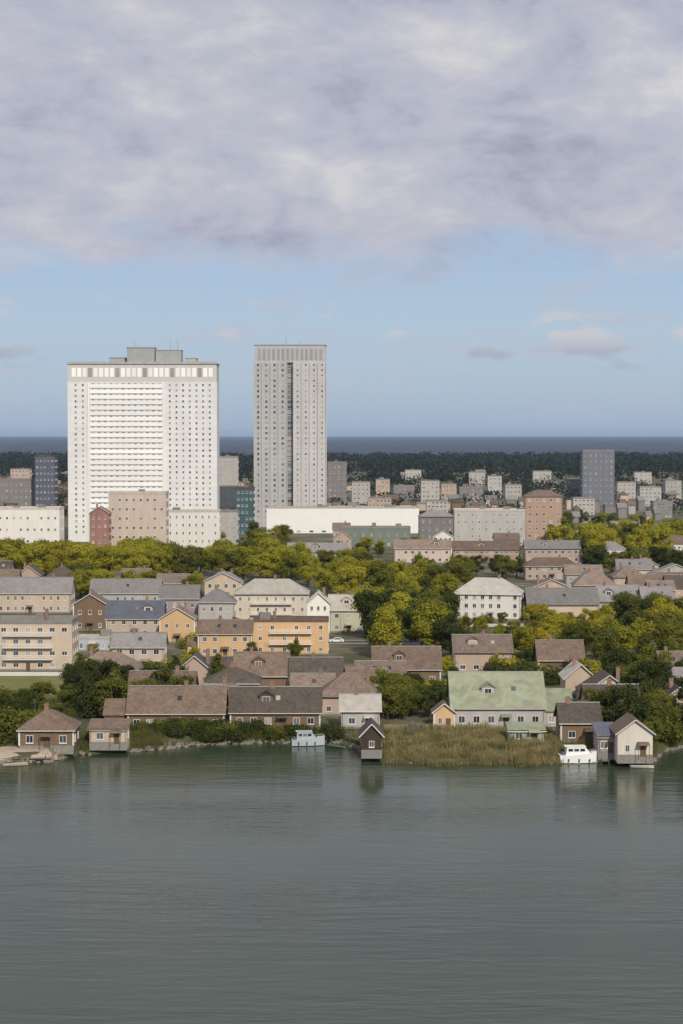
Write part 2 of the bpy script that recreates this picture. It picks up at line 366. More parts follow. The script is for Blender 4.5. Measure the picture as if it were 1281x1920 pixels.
def house(x0, x1, yb, h, label, short, wall, roofm, roof='hip', rh=2.6, depth=9, rz=0, floors=None, cols=None, name='house', cat='house',
          chimney=1, door=True, ww=1.0, wh=1.35, skip=(), balcony=False, fm=None, z=LAND, group=None, far=False, extra=None):
    c = ground((x0 + x1) / 2, yb, z)
    w = (x1 - x0) / F * c.y
    if rz: w = max(4, (w - depth * abs(math.sin(rz))) / math.cos(rz))
    c = c + Vector((0, depth / 2, 0))
    rnd = random.Random(int(x0) * 31 + int(yb))
    o = thing(name, c, rz, label, cat, group)
    mb = MB(); mb.box(-w/2, w/2, -depth/2, depth/2, -1.2, h)
    if roof == 'gx': mb.prism([(-depth/2, h - .001), (depth/2, h - .001), (0, h + rh - .02)], -w/2 + .002, w/2 - .002, 'x')
    if roof == 'gy': mb.prism([(-w/2, h - .001), (w/2, h - .001), (0, h + rh - .02)], -depth/2 + .002, depth/2 - .002, 'y')
    if roof == 'shed': mb.prism([(-depth/2, h), (depth/2, h), (depth/2, h + rh - .05)], -w/2 + .002, w/2 - .002, 'x')
    mb.build('wall', wall, o)
    rm = MB()
    if roof == 'gx': gable(rm, w, depth, h, rh, .5, 'x')
    elif roof == 'gy': gable(rm, w, depth, h, rh, .5, 'y')
    elif roof == 'hip': hip(rm, w, depth, h, rh, .5)
    elif roof == 'shed':
        X, Y = w/2 + .4, depth/2 + .4
        rm.prism([(-Y, h + .02), (Y, h + rh), (Y, h + rh + .2), (-Y, h + .22)], -X, X, 'x')
    else:
        t = .3
        rm.box(-w/2 - .15, w/2 + .15, -depth/2 - .15, depth/2 + .15, h + .003, h + .25)
        for a in ((-w/2 - .1, w/2 + .1, -depth/2 - .1, -depth/2 + t), (-w/2 - .1, w/2 + .1, depth/2 - t, depth/2 + .1),
                  (-w/2 - .1, -w/2 + t, -depth/2 + t, depth/2 - t), (w/2 - t, w/2 + .1, -depth/2 + t, depth/2 - t)):
            rm.box(*a, h + .25, h + .25 + min(.9, rh * .4))
    ro = rm.build('roof', roofm, o)
    if roof == 'flat' and w > 9:
        for k in range(max(1, int(w // 14))):
            bx, by = rnd.uniform(-.38, .38) * w, rnd.uniform(-.2, .25) * depth; a = rnd.uniform(.8, 2.2)
            q = MB(); q.box(bx - a, bx + a, by - .9, by + .9, h + .253, h + 1.2 + rnd.uniform(0, 1.2)); q.build('roof_unit', GUTTER if k % 2 else PLINTH, ro)
    for k in range(chimney):
        cx = rnd.uniform(-.35, .35) * w; zc = h + rh * .35
        q = MB(); q.box(cx - .4, cx + .4, -.4, .4, zc, h + rh + 1.0).box(cx - .48, cx + .48, -.48, .48, h + rh + 1.0, h + rh + 1.15)
        for t in (-.2, .2): q.tube((cx + t, 0, h + rh + 1.15), (cx + t, 0, h + rh + 1.5), .11, .09, 6)
        q.build('chimney', surf('chimney_brick', (.25, .16, .12), .2, 2), ro)
    if not far:
        fl = floors or max(1, int(h // 2.8)); cl = cols or max(2, int(w // rnd.uniform(2.3, 3.3))); fh = h / fl
        if ww == 1.0: ww = rnd.choice((.85, 1.0, 1.2, 1.4)); wh = rnd.choice((1.2, 1.35, 1.5))
        sk = set(skip)
        if door: sk.add((0, cl // 2))
        for k in range(int(cl * fl * .12)): sk.add((rnd.randrange(fl), rnd.randrange(cl)))
        facade(o, -w/2 + .4, w/2 - .4, -depth/2, 0, fl, fh, cl, ww, wh, sk, fm)
        for s_ in ((1,) if rz < 0 else (-1,) if rz > 0 else (-1, 1)):
            n2 = max(1, int(depth // 3.2))
            facade(o, -depth/2 + .4, depth/2 - .4, s_ * w/2, 0, fl, fh, n2, ww, wh, (), fm, rz=R(90) * s_)
        if wall.name in ('wall_brown', 'wall_sand', 'wall_cream') and roof != 'flat':          # painted corner boards
            for sx in (-1, 1):
                q = MB(); q.box(sx * w/2 - .16, sx * w/2 + .16, -depth/2 - .07, -depth/2 - .004, .423, h - .35); q.build('corner_board', TRIM, o)
        if roof == 'gx':
            q = MB(); q.tube((-w/2 - .5, 0, h + rh + .2), (w/2 + .5, 0, h + rh + .2), .16, .16, 6); q.build('ridge_cap', GUTTER, ro)
        if roof == 'gy':
            for sx in (-1, 1):
                zz = h - rh * .5 / (w/2) + .12
                q = MB(); q.tube((sx * (w/2 + .5), -depth/2 - .56, zz), (0, -depth/2 - .56, h + rh + .12), .12, .12, 4); q.build('bargeboard', TRIM, ro)
        q = MB(); q.box(-w/2 - .06, w/2 + .06, -depth/2 - .055, -depth/2 - .003, -1.25, .42); q.build('plinth', PLINTH, o)
        if roof in ('gx', 'hip', 'shed'):
            gz = h - rh * .5 / (depth / 2) + .02
            q = MB(); q.tube((-w/2 - .5, -depth/2 - .62, gz), (w/2 + .5, -depth/2 - .62, gz), .09, .09, 6); q.build('gutter', TRIM if rnd.random() < .6 else GUTTER, ro)
            for sx in (-1, 1):
                q = MB(); q.tube((sx * (w/2 - .25), -depth/2 - .1, .1), (sx * (w/2 - .25), -depth/2 - .1, gz - .3), .06, .06, 5)
                q.tube((sx * (w/2 - .25), -depth/2 - .1, gz - .3), (sx * (w/2 - .25), -depth/2 - .6, gz), .06, .06, 5); q.build('downpipe', GUTTER, o)
        if roof == 'gx':
            nsk = rnd.choice((0, 1, 2)) if w > 8 else 0
            ang = math.atan2(rh, depth / 2)
            for k in range(nsk):
                sx = (k + .6 - nsk / 2) * w * .3; t = .5
                p = (sx, -depth/2 * (1 - t), h + rh * t + .26)
                g = MB(); g.box(-.45, .45, -.6, .6, -.02, .06); so = g.build('skylight', GLASS, ro); so.location = p; so.rotation_euler = (ang, 0, 0)
        if roof in ('gx', 'hip') and w > 10 and rnd.random() < .6:      # gabled dormer or a lean-to porch
            dx = rnd.uniform(-.25, .25) * w; dw = 1.3; y0 = -depth/2 * .62
            if roof == 'gx' and rh > 3:
                zb = h + rh * .38
                q = MB(); q.box(dx - dw, dx + dw, y0, -.3, zb - .8, zb + 1.3); do = q.build('dormer', wall, ro)
                q = MB(); q.prism([(dx - dw - .3, zb + 1.2), (dx, zb + 2.2), (dx + dw + .3, zb + 1.2), (dx + dw + .3, zb + 1.35), (dx, zb + 2.37), (dx - dw - .3, zb + 1.35)], y0 - .3, 0, 'y')
                q.prism([(dx - dw, zb + 1.302), (dx + dw, zb + 1.302), (dx, zb + 2.15)], y0 + .01, -.3, 'y'); q.build('dormer_roof', roofm, do)
                add_window(do, dx, y0, zb + .0, 1.5, 1.15)
        if door:
            x = -w/2 + .4 + (w - .8) * (cl // 2 + .5) / cl
            q = MB(); q.box(x - .5, x + .5, -depth/2 - .06, -depth/2 - .004, .02, 2.1)
            dd = q.build('door', surf('door_wood', (.13, .085, .05), .2, 2), o)
            q = MB(); q.box(x + .34, x + .42, -depth/2 - .12, -depth/2 - .062, .95, 1.1); q.build('handle', surf('dull_metal', (.35, .35, .35), .1, 1, .4, metal=.8), dd)
            if h < 9 and w > 6:
                q = MB(); q.prism([(-depth/2 - 1.5, 2.3), (-depth/2 - .003, 2.7), (-depth/2 - .003, 2.82), (-depth/2 - 1.5, 2.42)], x - 1.1, x + 1.1, 'x')
                for sx in (-1, 1): q.tube((x + sx * 1.0, -depth/2 - 1.4, -.3), (x + sx * 1.0, -depth/2 - 1.4, 2.33), .06, .06, 5)
                q.build('porch', roofm, o)
        if balcony:
            for f in range(1, fl):
                q = MB(); bx = w * .28
                q.box(-bx, bx, -depth/2 - 1.3, -depth/2 - .003, f * fh - .1, f * fh + .08)
                bo = q.build('balcony', WHITE, o)
                q = MB(); q.box(-bx, bx, -depth/2 - 1.3, -depth/2 - 1.24, f * fh + .95, f * fh + 1.03)
                for t in range(int(bx * 2 / .35) + 1): q.box(-bx + t * .35, -bx + t * .35 + .05, -depth/2 - 1.29, -depth/2 - 1.25, f * fh + .083, f * fh + .947)
                q.build('railing', WHITE, bo)
        if extra:                                                       # a lower wing joined to one side
            ew, eh, side = extra; ex = side * (w/2 + ew/2 + .003)
            q = MB(); q.box(ex - ew/2, ex + ew/2, -depth/2 + 1, depth/2 - 1, -1, eh); wo = q.build('wing', wall, o)
            q = MB(); q.prism([(-depth/2 + .6, eh - .05), (0, eh + rh * .6), (depth/2 - .6, eh - .05), (depth/2 - .6, eh + .12), (0, eh + rh * .6 + .2), (-depth/2 + .6, eh + .12)], ex - ew/2 - .3 * (side < 0), ex + ew/2 + .3 * (side > 0), 'x')
            q.prism([(-depth/2 + 1, eh + .001), (depth/2 - 1, eh + .001), (0, eh + rh * .52)], ex - ew/2 + .01, ex + ew/2 - .01, 'x'); q.build('wing_roof', roofm, wo)
            for k in range(max(1, int(ew // 2.6))): add_window(wo, ex - ew/2 + (k + .5) * ew / max(1, int(ew // 2.6)), -depth/2 + 1, .9, ww, wh)
    if not far or rnd.random() < .4:
        if chimney or far:
            ax = rnd.uniform(-.3, .3) * w; az = h + (rh if roof != 'flat' else .4)
            q = MB(); q.tube((ax, .3, az - .4), (ax, .3, az + 2.2), .035, .025, 4)
            for k in range(3): q.tube((ax - .5 + .1 * k, .3, az + 1.5 + .25 * k), (ax + .5 - .1 * k, .3, az + 1.5 + .25 * k), .02, .02, 4)
            q.build('antenna', GUTTER, ro)
    HOUSES.append((o, short, x0, x1, c.y)); FOOT.append((c.x, c.y, w / 2, depth / 2))
    return o
FOOT = []
def free(x, y, hw, hd, gap=1.0):
    return all(abs(x - a) > hw + c + gap or abs(y - b) > hd + d + gap for a, b, c, d in FOOT)
# ------------------------------------------------------------------ colours of the town
def wallc(name, r, g, b, var=.1): return surf('wall_' + name, srgb(r, g, b), var, .5, .85, stain=.06, streak=True)
W_BEIGE = wallc('beige', 190, 173, 154); W_CREAM = wallc('cream', 206, 196, 178); W_OCHRE = wallc('ochre', 208, 168, 112)
W_PINK = wallc('pink', 178, 158, 144); W_GREY = wallc('grey', 172, 169, 164); W_WHITE = wallc('white', 214, 210, 204, .06)
W_BRICK = wallc('brick', 150, 112, 100, .2); W_TERRA = wallc('terracotta', 168, 142, 124); W_ROSE = wallc('rose', 200, 184, 170); W_SAND = wallc('sand', 202, 170, 130); W_BROWN = wallc('brown', 120, 98, 78)
T_BROWN = tiles('brown_tiles', srgb(113, 97, 84)); T_RED = tiles('red_tiles', srgb(126, 110, 99)); T_GREY = tiles('grey_slates', srgb(130, 126, 124), .2)
T_DARK = tiles('dark_tiles', srgb(84, 76, 68)); T_GREEN = tiles('green_sheet_roof', srgb(140, 145, 121), .2, .6, 1.5); T_SLATE = tiles('blue_slates', srgb(100, 104, 116), .2)
T_PALE = tiles('pale_roof', srgb(182, 176, 166), .12, .7, 1.2)

# ------------------------------------------------------------------ roads
ROADS = []
ASPH = surf('asphalt', (.055, .055, .056), .25, .6, .9)
PAVE = surf('pavement', (.24, .23, .21), .15, .8, .9)
def road(xa, xb, y):
    """a street across the view, kerbs and pavement on both sides, a dashed middle line"""
    D = ground(640, y).y; Xa, Xb = (xa - 640.5) / F * D, (xb - 640.5) / F * D
    q = MB(); q.box(Xa, Xb, D, D + 6, LAND - .3, LAND + .02); tag(q.build('road', ASPH), kind='structure')
    q = MB(); q.box(Xa, Xb, D - 1.6, D - .003, LAND - .3, LAND + .14); q.box(Xa, Xb, D + 6.003, D + 7.6, LAND - .3, LAND + .14)
    tag(q.build('pavement', PAVE), kind='structure')
    q = MB(); n = int((Xb - Xa) / 6)
    for k in range(n): q.box(Xa + k * 6, Xa + k * 6 + 2.5, D + 2.94, D + 3.06, LAND + .021, LAND + .025)
    tag(q.build('road_marking', WHITE), kind='structure')
    ROADS.append((Xa, Xb, D - 1.6, D + 7.6)); return D
RD = [road(150, 700, 1278), road(560, 1330, 1206), road(-80, 1360, 1098), road(-80, 1360, 1060)]
# ------------------------------------------------------------------ white high-rise and grey tower
TW = surf('tower_white', (.84, .84, .825), .05, .05, .7, stain=.03, streak=True)
TW2 = surf('tower_cladding', (.58, .56, .54), .06, .08, .7, streak=True)
TG2 = surf('tower_concrete_left', (.48, .475, .47), .09, .06, .8, stain=.05, streak=True, joint=(4.2, 3.2))
TG = surf('tower_concrete', (.54, .53, .52), .09, .06, .8, stain=.04, streak=True, joint=(4.2, 3.2))
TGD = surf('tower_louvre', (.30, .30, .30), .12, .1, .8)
TGLASS = glass('tower_glass', (.16, .175, .19), .08, .5)
def win_set(o, spots, ww, wh, face_y, stuff='windows'):
    """the first 100 windows as parts, the rest of the same facade as one part"""
    g = MB(); f = MB(); t = .1
    for n, (x, z) in enumerate(spots):
        if n < 100: add_window(o, x, face_y, z, ww, wh, 0, WHITE, TGLASS, True)
        else:
            g.box(x - ww/2 + t, x + ww/2 - t, face_y - .03, face_y - .006, z + t, z + wh - t)
            for a in ((x - ww/2, x - ww/2 + t, z, z + wh), (x + ww/2 - t, x + ww/2, z, z + wh), (x - ww/2 + t, x + ww/2 - t, z, z + t), (x - ww/2 + t, x + ww/2 - t, z + wh - t, z + wh), (x - .04, x + .04, z + t, z + wh - t)):
                f.box(a[0], a[1], face_y - .08, face_y - .002, a[2], a[3])
    if len(spots) > 100:
        w = tag(f.build(stuff, WHITE, o), kind='stuff'); tag(g.build('panes', TGLASS, w), kind='stuff')
def white_highrise():
    x0, x1, yb, ytop = 128, 408, 1016, 683
    c = ground((x0 + x1) / 2, yb); k = c.y / F; w = (x1 - x0) * k; dp = 20
    h = CAM_H + (HORIZON - ytop) * k - LAND; hs = h - 34 * k                  # hs: foot of the attic band
    o = thing('apartment_block', c + Vector((0, dp / 2, 0)), 0, 'broad white high-rise slab, by far the widest tower on the skyline', 'building')
    q = MB(); q.box(-w/2, w/2, -dp/2, dp/2, -1, hs); q.build('wall', surf('tower_render', (.76, .76, .745), .06, .06, .75, stain=.06, streak=True, joint=(5.2, 3.4)), o)
    q = MB(); q.box(-w/2 + .2, w/2 - .2, -dp/2 + .2, dp/2 - .2, hs + .002, h); at = q.build('attic', TW2, o)
    rnd = random.Random(3)
    for i in range(26):
        x = -w/2 + 2 + (w - 4) * (i + .5) / 26
        q = MB(); q.box(x - 1.1, x + 1.1, -dp/2 + .05, -dp/2 + .197, hs + 3, h - 2.2); q.build('louvre', TGD if i % 5 == 3 else TW, at)
    q = MB(); q.box(-w/2 - .5, w/2 + .5, -dp/2 - .5, dp/2 + .5, h + .003, h + .5); q.box(-w/2 - .3, w/2 + .3, -dp/2 - .3, -dp/2, h + .5, h + 1.3); ro = q.build('roof', CONC, o)
    PLG = surf('plant_grey', (.36, .37, .36), .15, .3)
    for a, b, yt in ((238, 290, 652), (292, 340, 657), (205, 234, 671), (348, 368, 672)):
        q = MB(); xa, xb = (a - 268) * k, (b - 268) * k; hp = (ytop - yt) * k
        q.box(xa, xb, -dp*.28, dp*.28, h + .503, h + hp); q.box(xa - .3, xb + .3, -dp*.28 - .3, dp*.28 + .3, h + hp + .002, h + hp + .4); q.build('plant_room', PLG, ro)
    for a in (250, 318, 332):
        q = MB(); q.tube(((a - 268) * k, 0, h + 7), ((a - 268) * k, 0, h + 15), .14, .06, 5); q.build('mast', GUTTER, ro)
    xl, xr = (170 - 268) * k, (306 - 268) * k                                 # balcony bays in the middle, plain ends
    fl = 28; fh = (hs - 4) / fl; n = 12; bw = (xr - xl) / n; spots = []
    for f in reversed(range(fl)):
        z = 4 + f * fh
        q = MB(); q.box(xl, xr, -dp/2 - .5, -dp/2 - .003, z - .12, z + .1); q.box(xl, xr, -dp/2 - .5, -dp/2 - .42, z + .1, z + 2.0)
        for i in range(0, n + 1, 3): q.box(xl + i * bw - .1, xl + i * bw + .1, -dp/2 - .42, -dp/2 - .004, z + .1, z + fh - .125)
        q.build('balcony', TW, o)
        for i in range(n): spots.append((xl + (i + .5) * bw, z + 1.3))
    win_set(o, spots, 1.7, 1.3, -dp/2)
    sp = []
    for f in reversed(range(fl)):
        for i in range(7): sp.append((xr + 2.2 + (w/2 - xr - 4.4) * (i + .5) / 7, 4 + f * fh + .95))
        for i in range(2): sp.append((-w/2 + 2.5 + (xl + w/2 - 4.4) * (i + .5) / 2, 4 + f * fh + .95))
    g = MB(); fr = MB()
    for x, z in sp:
        g.box(x - .5, x + .5, -dp/2 - .03, -dp/2 - .006, z, z + 1.15)
        fr.box(x - .62, x + .62, -dp/2 - .12, -dp/2 - .004, z - .12, z - .003); fr.box(x - .62, x + .62, -dp/2 - .09, -dp/2 - .004, z + 1.153, z + 1.24)
    ff = tag(fr.build('small_windows', WHITE, o), kind='stuff'); tag(g.build('panes', TGLASS, ff), kind='stuff')
    for xx in (xl - .6, xr + .6):
        q = MB(); q.box(xx - .35, xx + .35, -dp/2 - .9, -dp/2 - .003, 0, hs - .5); q.build('pier', TW, o)
    FOOT.append((o.location.x, o.location.y, w/2, dp/2)); HOUSES.append((o, 'broad white high-rise', x0, x1, o.location.y))
white_highrise()
def grey_tower():
    x0, x1, yb, ytop = 477, 612, 988, 680
    c = ground((x0 + x1) / 2, yb); k = c.y / F; w = (x1 - x0) * k; dp = 26
    h = CAM_H + (HORIZON - ytop) * k - LAND; ht = CAM_H + (HORIZON - 648) * k - LAND
    o = thing('office_tower', c + Vector((0, dp / 2, 0)), 0, 'slim grey concrete tower with upright ribs right of the broad white slab', 'building')
    xm = 0.0
    q = MB(); q.box(-w/2, -2.2, -dp/2, dp/2, -1, h); q.build('wall', TG2, o)
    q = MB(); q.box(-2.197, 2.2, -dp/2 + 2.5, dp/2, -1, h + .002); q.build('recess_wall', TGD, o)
    q = MB(); q.box(2.203, w/2, -dp/2 - 1.2, dp/2, -1, h); q.build('wall', TG, o)
    q = MB(); q.box(-w/2 + .4, w/2 - .4, -dp/2 + .6, dp/2 - .6, h + .003, ht); cr = q.build('crown_storey', TG2, o)
    for i in range(14):
        x = -w/2 + 2 + (w - 4) * (i + .5) / 14
        q = MB(); q.box(x - .9, x + .9, -dp/2 + .45, -dp/2 + .597, h + 1.5, ht - 2.2); q.build('louvre', TGD, cr)
    q = MB(); q.box(-w/2 - .1, w/2 + .1, -dp/2 + .2, dp/2, ht + .003, ht + .6); ro = q.build('roof', CONC, o)
    for mx, my, mh in ((-3, 0, 7), (6, 2, 4)):
        q = MB(); q.tube((mx, my, ht + .6), (mx, my, ht + mh), .2, .08, 5); q.build('mast', GUTTER, ro)
    fl = 30; fh = (h - 5) / fl
    sp = []
    for f in reversed(range(fl)):
        for i in range(4): sp.append((2.2 + (w/2 - 2.2) * (i + .5) / 4, 5 + f * fh + 1.0))
    win_set(o, sp, 1.5, 1.5, -dp/2 - 1.2)
    g = MB(); fr = MB()
    for f in range(fl):
        z = 5 + f * fh + 1.0
        for i in range(4):
            x = -w/2 + (w/2 - 2.2) * (i + .5) / 4; g.box(x - .75, x + .75, -dp/2 - .03, -dp/2 - .006, z, z + 1.5); fr.box(x - .9, x + .9, -dp/2 - .13, -dp/2 - .004, z - .14, z - .003)
        g.box(-1.7, 1.7, -dp/2 + 2.44, -dp/2 + 2.494, z - .2, z + 1.5)
        fr.box(-2.19, 2.19, -dp/2 + 1.9, -dp/2 + 2.497, z - .5, z - .25)
    ff = tag(fr.build('slit_windows', TG, o), kind='stuff'); tag(g.build('panes', TGLASS, ff), kind='stuff')
    for a, b, n, yf in ((-w/2, -2.2, 5, -dp/2), (2.2, w/2, 5, -dp/2 - 1.2)):
        for i in range(n):
            x = a + (b - a) * i / (n - 1); q = MB(); q.box(x - .3, x + .3, yf - .8, yf - .003, 0, h - .4); q.build('rib', TG2 if a < 0 else TG, o)
    FOOT.append((o.location.x, o.location.y, w/2, dp/2)); HOUSES.append((o, 'slim grey tower', x0, x1, o.location.y))
grey_tower()
# ------------------------------------------------------------------ houses, back to front
W_SLATE = wallc('dark_slate', 92, 95, 108); W_TEAL = wallc('teal', 66, 92, 98); W_MID = wallc('mid_grey', 128, 125, 124)
W_DARKW = wallc('dark_timber', 74, 60, 50, .25)
H = house
FARBLK = []
def top(yb, yt): return (yb - yt) * ground(640, yb).y / F        # wall height that reaches photo row yt
B = dict(chimney=0, door=False, cat='building')
H(66, 103, 962, top(962, 856), 'dark slate blue office block left of the white high-rise', 'dark slate block', W_SLATE, T_DARK, 'flat', 2, 16, name='office_block', cols=5, floors=9, chimney=0, door=False, cat='building')
H(-20, 64, 960, top(960, 900), 'grey brown flats at the far left edge beside the dark slate block', 'grey brown flats', W_MID, T_GREY, 'flat', 2, 14, name='apartment_block', cols=9, floors=5, **B)
H(410, 446, 968, top(968, 858), 'grey block of flats between the white slab and the grey tower', 'grey flats between the towers', W_GREY, T_GREY, 'flat', 2, 14, name='apartment_block', cols=4, floors=9, **B)
H(442, 476, 1002, top(1002, 916), 'dark teal glazed block at the left foot of the grey tower', 'dark teal block', W_TEAL, T_DARK, 'flat', 2, 14, name='office_block', cols=4, floors=7, **B)
H(614, 650, 955, top(955, 868), 'grey block of flats just right of the slim grey tower', 'grey flats right of the tower', W_MID, T_GREY, 'flat', 2, 14, name='apartment_block', cols=4, floors=8, **B)
H(1092, 1152, 948, top(948, 846), 'blue grey high block rising over the far woods on the right', 'blue grey block over the woods', wallc('blue_grey', 112, 115, 124), T_GREY, 'flat', 2, 14, name='apartment_block', cols=6, floors=9, **B)
H(500, 786, 1001, top(1001, 953), 'long snow-white hall across the foot of the grey tower', 'long white hall', surf('hall_white', (.84, .83, .80), .04, .1, .6), T_PALE, 'flat', 1.2, 22, chimney=0, door=False, cols=12, floors=1, ww=2.4, wh=1.2, name='hall', cat='building')
H(-20, 112, 1020, top(1020, 955), 'pale flat hall left of the white high-rise', 'pale hall', W_WHITE, T_PALE, 'flat', 2, 18, cols=10, floors=3, name='hall', **B)
H(204, 312, 1048, top(1048, 926), 'rose grey apartment block before the foot of the white high-rise', 'rose grey block', W_ROSE, T_PALE, 'flat', 2.5, 14, chimney=0, cols=8, floors=7, name='apartment_block', cat='building')
H(168, 205, 1052, top(1052, 962), 'narrow brick house at the left end of the rose grey block', 'narrow brick house', W_BRICK, T_RED, 'gy', 3, 9, floors=6, cols=3, chimney=1)
H(312, 412, 1036, top(1036, 960), 'white terrace with a flat roof right of the rose grey block', 'white terrace', W_WHITE, T_PALE, 'flat', 2, 12, cols=8, floors=5, chimney=0)
H(410, 446, 1030, top(1030, 960), 'small grey block at the right end of the white terrace', 'small grey block', W_GREY, T_GREY, 'flat', 2, 10, cols=3, floors=4, chimney=0)
H(640, 770, 1026, top(1026, 990), 'grey green warehouse before the long white hall', 'grey green warehouse', wallc('grey_green', 122, 130, 122), T_GREY, 'flat', 1, 14, cols=8, floors=2, name='warehouse', **B)
H(786, 852, 1012, top(1012, 968), 'grey block at the right end of the long white hall', 'grey block by the hall', W_MID, T_GREY, 'hip', 3, 12, cols=5, floors=3)
H(852, 985, 1024, top(1024, 958), 'pale grey office with rows of windows beside the terracotta house', 'pale grey office', W_GREY, T_PALE, 'flat', 2, 14, chimney=0, cols=10, floors=5, name='office', cat='building')
H(985, 1054, 1024, top(1024, 930), 'tall terracotta house above the yellowish trees', 'tall terracotta house', W_TERRA, T_RED, 'hip', 3, 12, floors=7, cols=5)
H(812, 850, 1040, 9, 'small white gabled house left of the grey office', 'small white gabled house', W_WHITE, T_GREY, 'gy', 3, 9)
H(540, 650, 1058, 6, 'long grey roofed house behind the olive trees', 'long grey roofed house', W_GREY, T_GREY, 'gx', 3.5, 10)
H(740, 846, 1056, 7, 'pinkish tiled house below the white gabled one', 'pinkish tiled house', W_ROSE, T_RED, 'gx', 3.5, 10)
H(850, 975, 1054, 6, 'house with a worn brown roof below the grey office', 'brown roof house below the office', W_TERRA, T_BROWN, 'gx', 3.5, 10)
H(985, 1088, 1056, 7, 'grey slated house with a long ridge below the terracotta one', 'grey slated house', W_PINK, T_GREY, 'gx', 3.2, 10)
H(985, 1085, 1088, 6, 'low brownish house right of the dark hedge trees', 'low brownish house', W_PINK, T_BROWN, 'hip', 3, 9)
H(1185, 1235, 1090, 6.5, 'small pink beige gable end among the right hand trees', 'pink beige gable', W_ROSE, T_RED, 'gy', 3, 9)
H(850, 988, 1162, 8.5, 'pale house with a wide light grey hip roof', 'pale wide house', W_WHITE, T_PALE, 'hip', 4.5, 13, rz=R(-10))
H(990, 1122, 1164, 5.5, 'low beige house with a long grey roof right of the pale house', 'low beige house', W_BEIGE, T_GREY, 'gx', 4.5, 12)
H(1122, 1200, 1158, 5.5, 'grey roofed bungalow between the beige house and the far right cottage', 'grey roofed bungalow', W_GREY, T_GREY, 'gx', 4.5, 12)
H(1205, 1262, 1160, 6, 'beige cottage at the far right among trees', 'beige cottage', W_BEIGE, T_GREY, 'gx', 4, 10)
H(440, 578, 1172, 10, 'cream villa with a pale hip roof above the ochre house', 'cream villa', W_CREAM, T_PALE, 'hip', 4, 12, balcony=True)
H(576, 618, 1190, 9.5, 'bright white gabled house touching the right end of the cream villa', 'bright white house', surf('fresh_white', (.8, .78, .72), .05, .3, .7), T_PALE, 'gy', 3, 10, floors=3, cols=3)
H(618, 690, 1186, 7, 'pale greenish house at the foot of the big trees', 'pale greenish house', wallc('pale_green', 188, 186, 164), T_PALE, 'gx', 4, 10)
H(372, 440, 1176, 8, 'greyish house left of the cream villa', 'greyish house', W_GREY, T_GREY, 'hip', 3.5, 10)
H(300, 372, 1168, 8, 'mauve grey house left of the greyish house', 'mauve grey house', wallc('mauve', 158, 148, 148), T_GREY, 'gx', 3.5, 10)
H(474, 616, 1228, 9, 'ochre house with sunlit orange walls below the cream villa', 'ochre house', W_SAND, T_BROWN, 'flat', 1.2, 10, balcony=True, floors=3)
H(372, 472, 1232, 6.5, 'sandy house left of the ochre house', 'sandy house', W_SAND, T_BROWN, 'gx', 3, 9, extra=(3, 3, -1))
H(300, 365, 1206, 7, 'small peach house below the mauve grey one', 'small peach house', W_SAND, T_RED, 'gy', 3, 9)
H(-20, 132, 1150, 7, 'beige house with a grey roof behind the left edge block', 'beige house behind the block', W_BEIGE, T_GREY, 'gx', 4.5, 12)
H(-30, 136, 1258, 12, 'beige apartment block at the left edge above a lawn', 'left edge beige block', W_BEIGE, T_GREY, 'flat', 2, 12, balcony=True, floors=4, name='apartment_block', cat='building')
H(138, 200, 1182, 8, 'dark brown gabled house right of the left edge block', 'dark brown gabled house', W_BROWN, T_BROWN, 'gy', 3, 9)
H(200, 305, 1196, 6, 'tan house with a blue slate roof', 'blue slate house', W_BEIGE, T_SLATE, 'gx', 4.5, 9)
H(170, 300, 1150, 7, 'grey tan house behind the blue slate roof', 'grey tan house', W_GREY, T_GREY, 'gx', 4, 10)
H(140, 206, 1222, 3.6, 'pale blue grey garage with a flat roof beside the beige block', 'pale blue garage', wallc('pale_blue', 176, 178, 186), T_PALE, 'flat', .8, 7, chimney=0, cols=3, name='garage', cat='garage')
H(210, 308, 1256, 6, 'low beige house before the blue slate roof', 'low beige house with slate behind', W_BEIGE, T_GREY, 'gx', 3, 8)
H(440, 540, 1306, 5, 'brown tiled house behind the waterside row', 'brown tiled house', W_BROWN, T_BROWN, 'gx', 4.5, 10)
H(545, 640, 1308, 4.5, 'dark roofed house beside the brown tiled house', 'dark house by the brown tiled one', W_BROWN, T_DARK, 'gx', 4, 9)
H(600, 712, 1342, 4.5, 'dull pink hip roofed house near the inlet', 'dull pink hip house', W_PINK, T_RED, 'hip', 4, 10)
H(700, 826, 1284, 4, 'grey brown roofed house right of the inlet below the big trees', 'grey brown house under the trees', W_BROWN, T_BROWN, 'gx', 4.5, 10)
H(240, 420, 1368, 3.6, 'long brown tiled waterside house on the left bank', 'long brown waterside house', W_BROWN, T_BROWN, 'gx', 4.5, 10, extra=(5, 2.8, -1))
H(432, 600, 1366, 3.6, 'dark roofed waterside house in the middle of the bank', 'dark roofed waterside house', W_BROWN, T_DARK, 'gx', 4.2, 9)
H(36, 138, 1402, 3.6, 'brown cottage at the left end of the bank', 'left end brown cottage', W_BROWN, T_BROWN, 'hip', 3, 9)
H(168, 238, 1395, 3, 'small beige shed beside the brown cottage', 'small beige shed', W_BEIGE, T_BROWN, 'shed', 1, 5, chimney=0, name='shed', cat='shed')
H(852, 960, 1262, 5.5, 'house with a dull pink tiled roof behind the green roofed barn', 'dull pink roofed house', W_PINK, T_RED, 'gx', 3.5, 10)
H(1010, 1095, 1270, 4.5, 'brown house behind the right end of the barn', 'brown house behind the barn', W_BROWN, T_BROWN, 'gx', 4, 10)
H(848, 1022, 1364, 4.2, 'large barn with a pale green sheet metal roof', 'green roofed barn', W_GREY, T_GREEN, 'gx', 6, 17, chimney=0, name='barn', cat='barn', extra=(6, 3.2, 1))
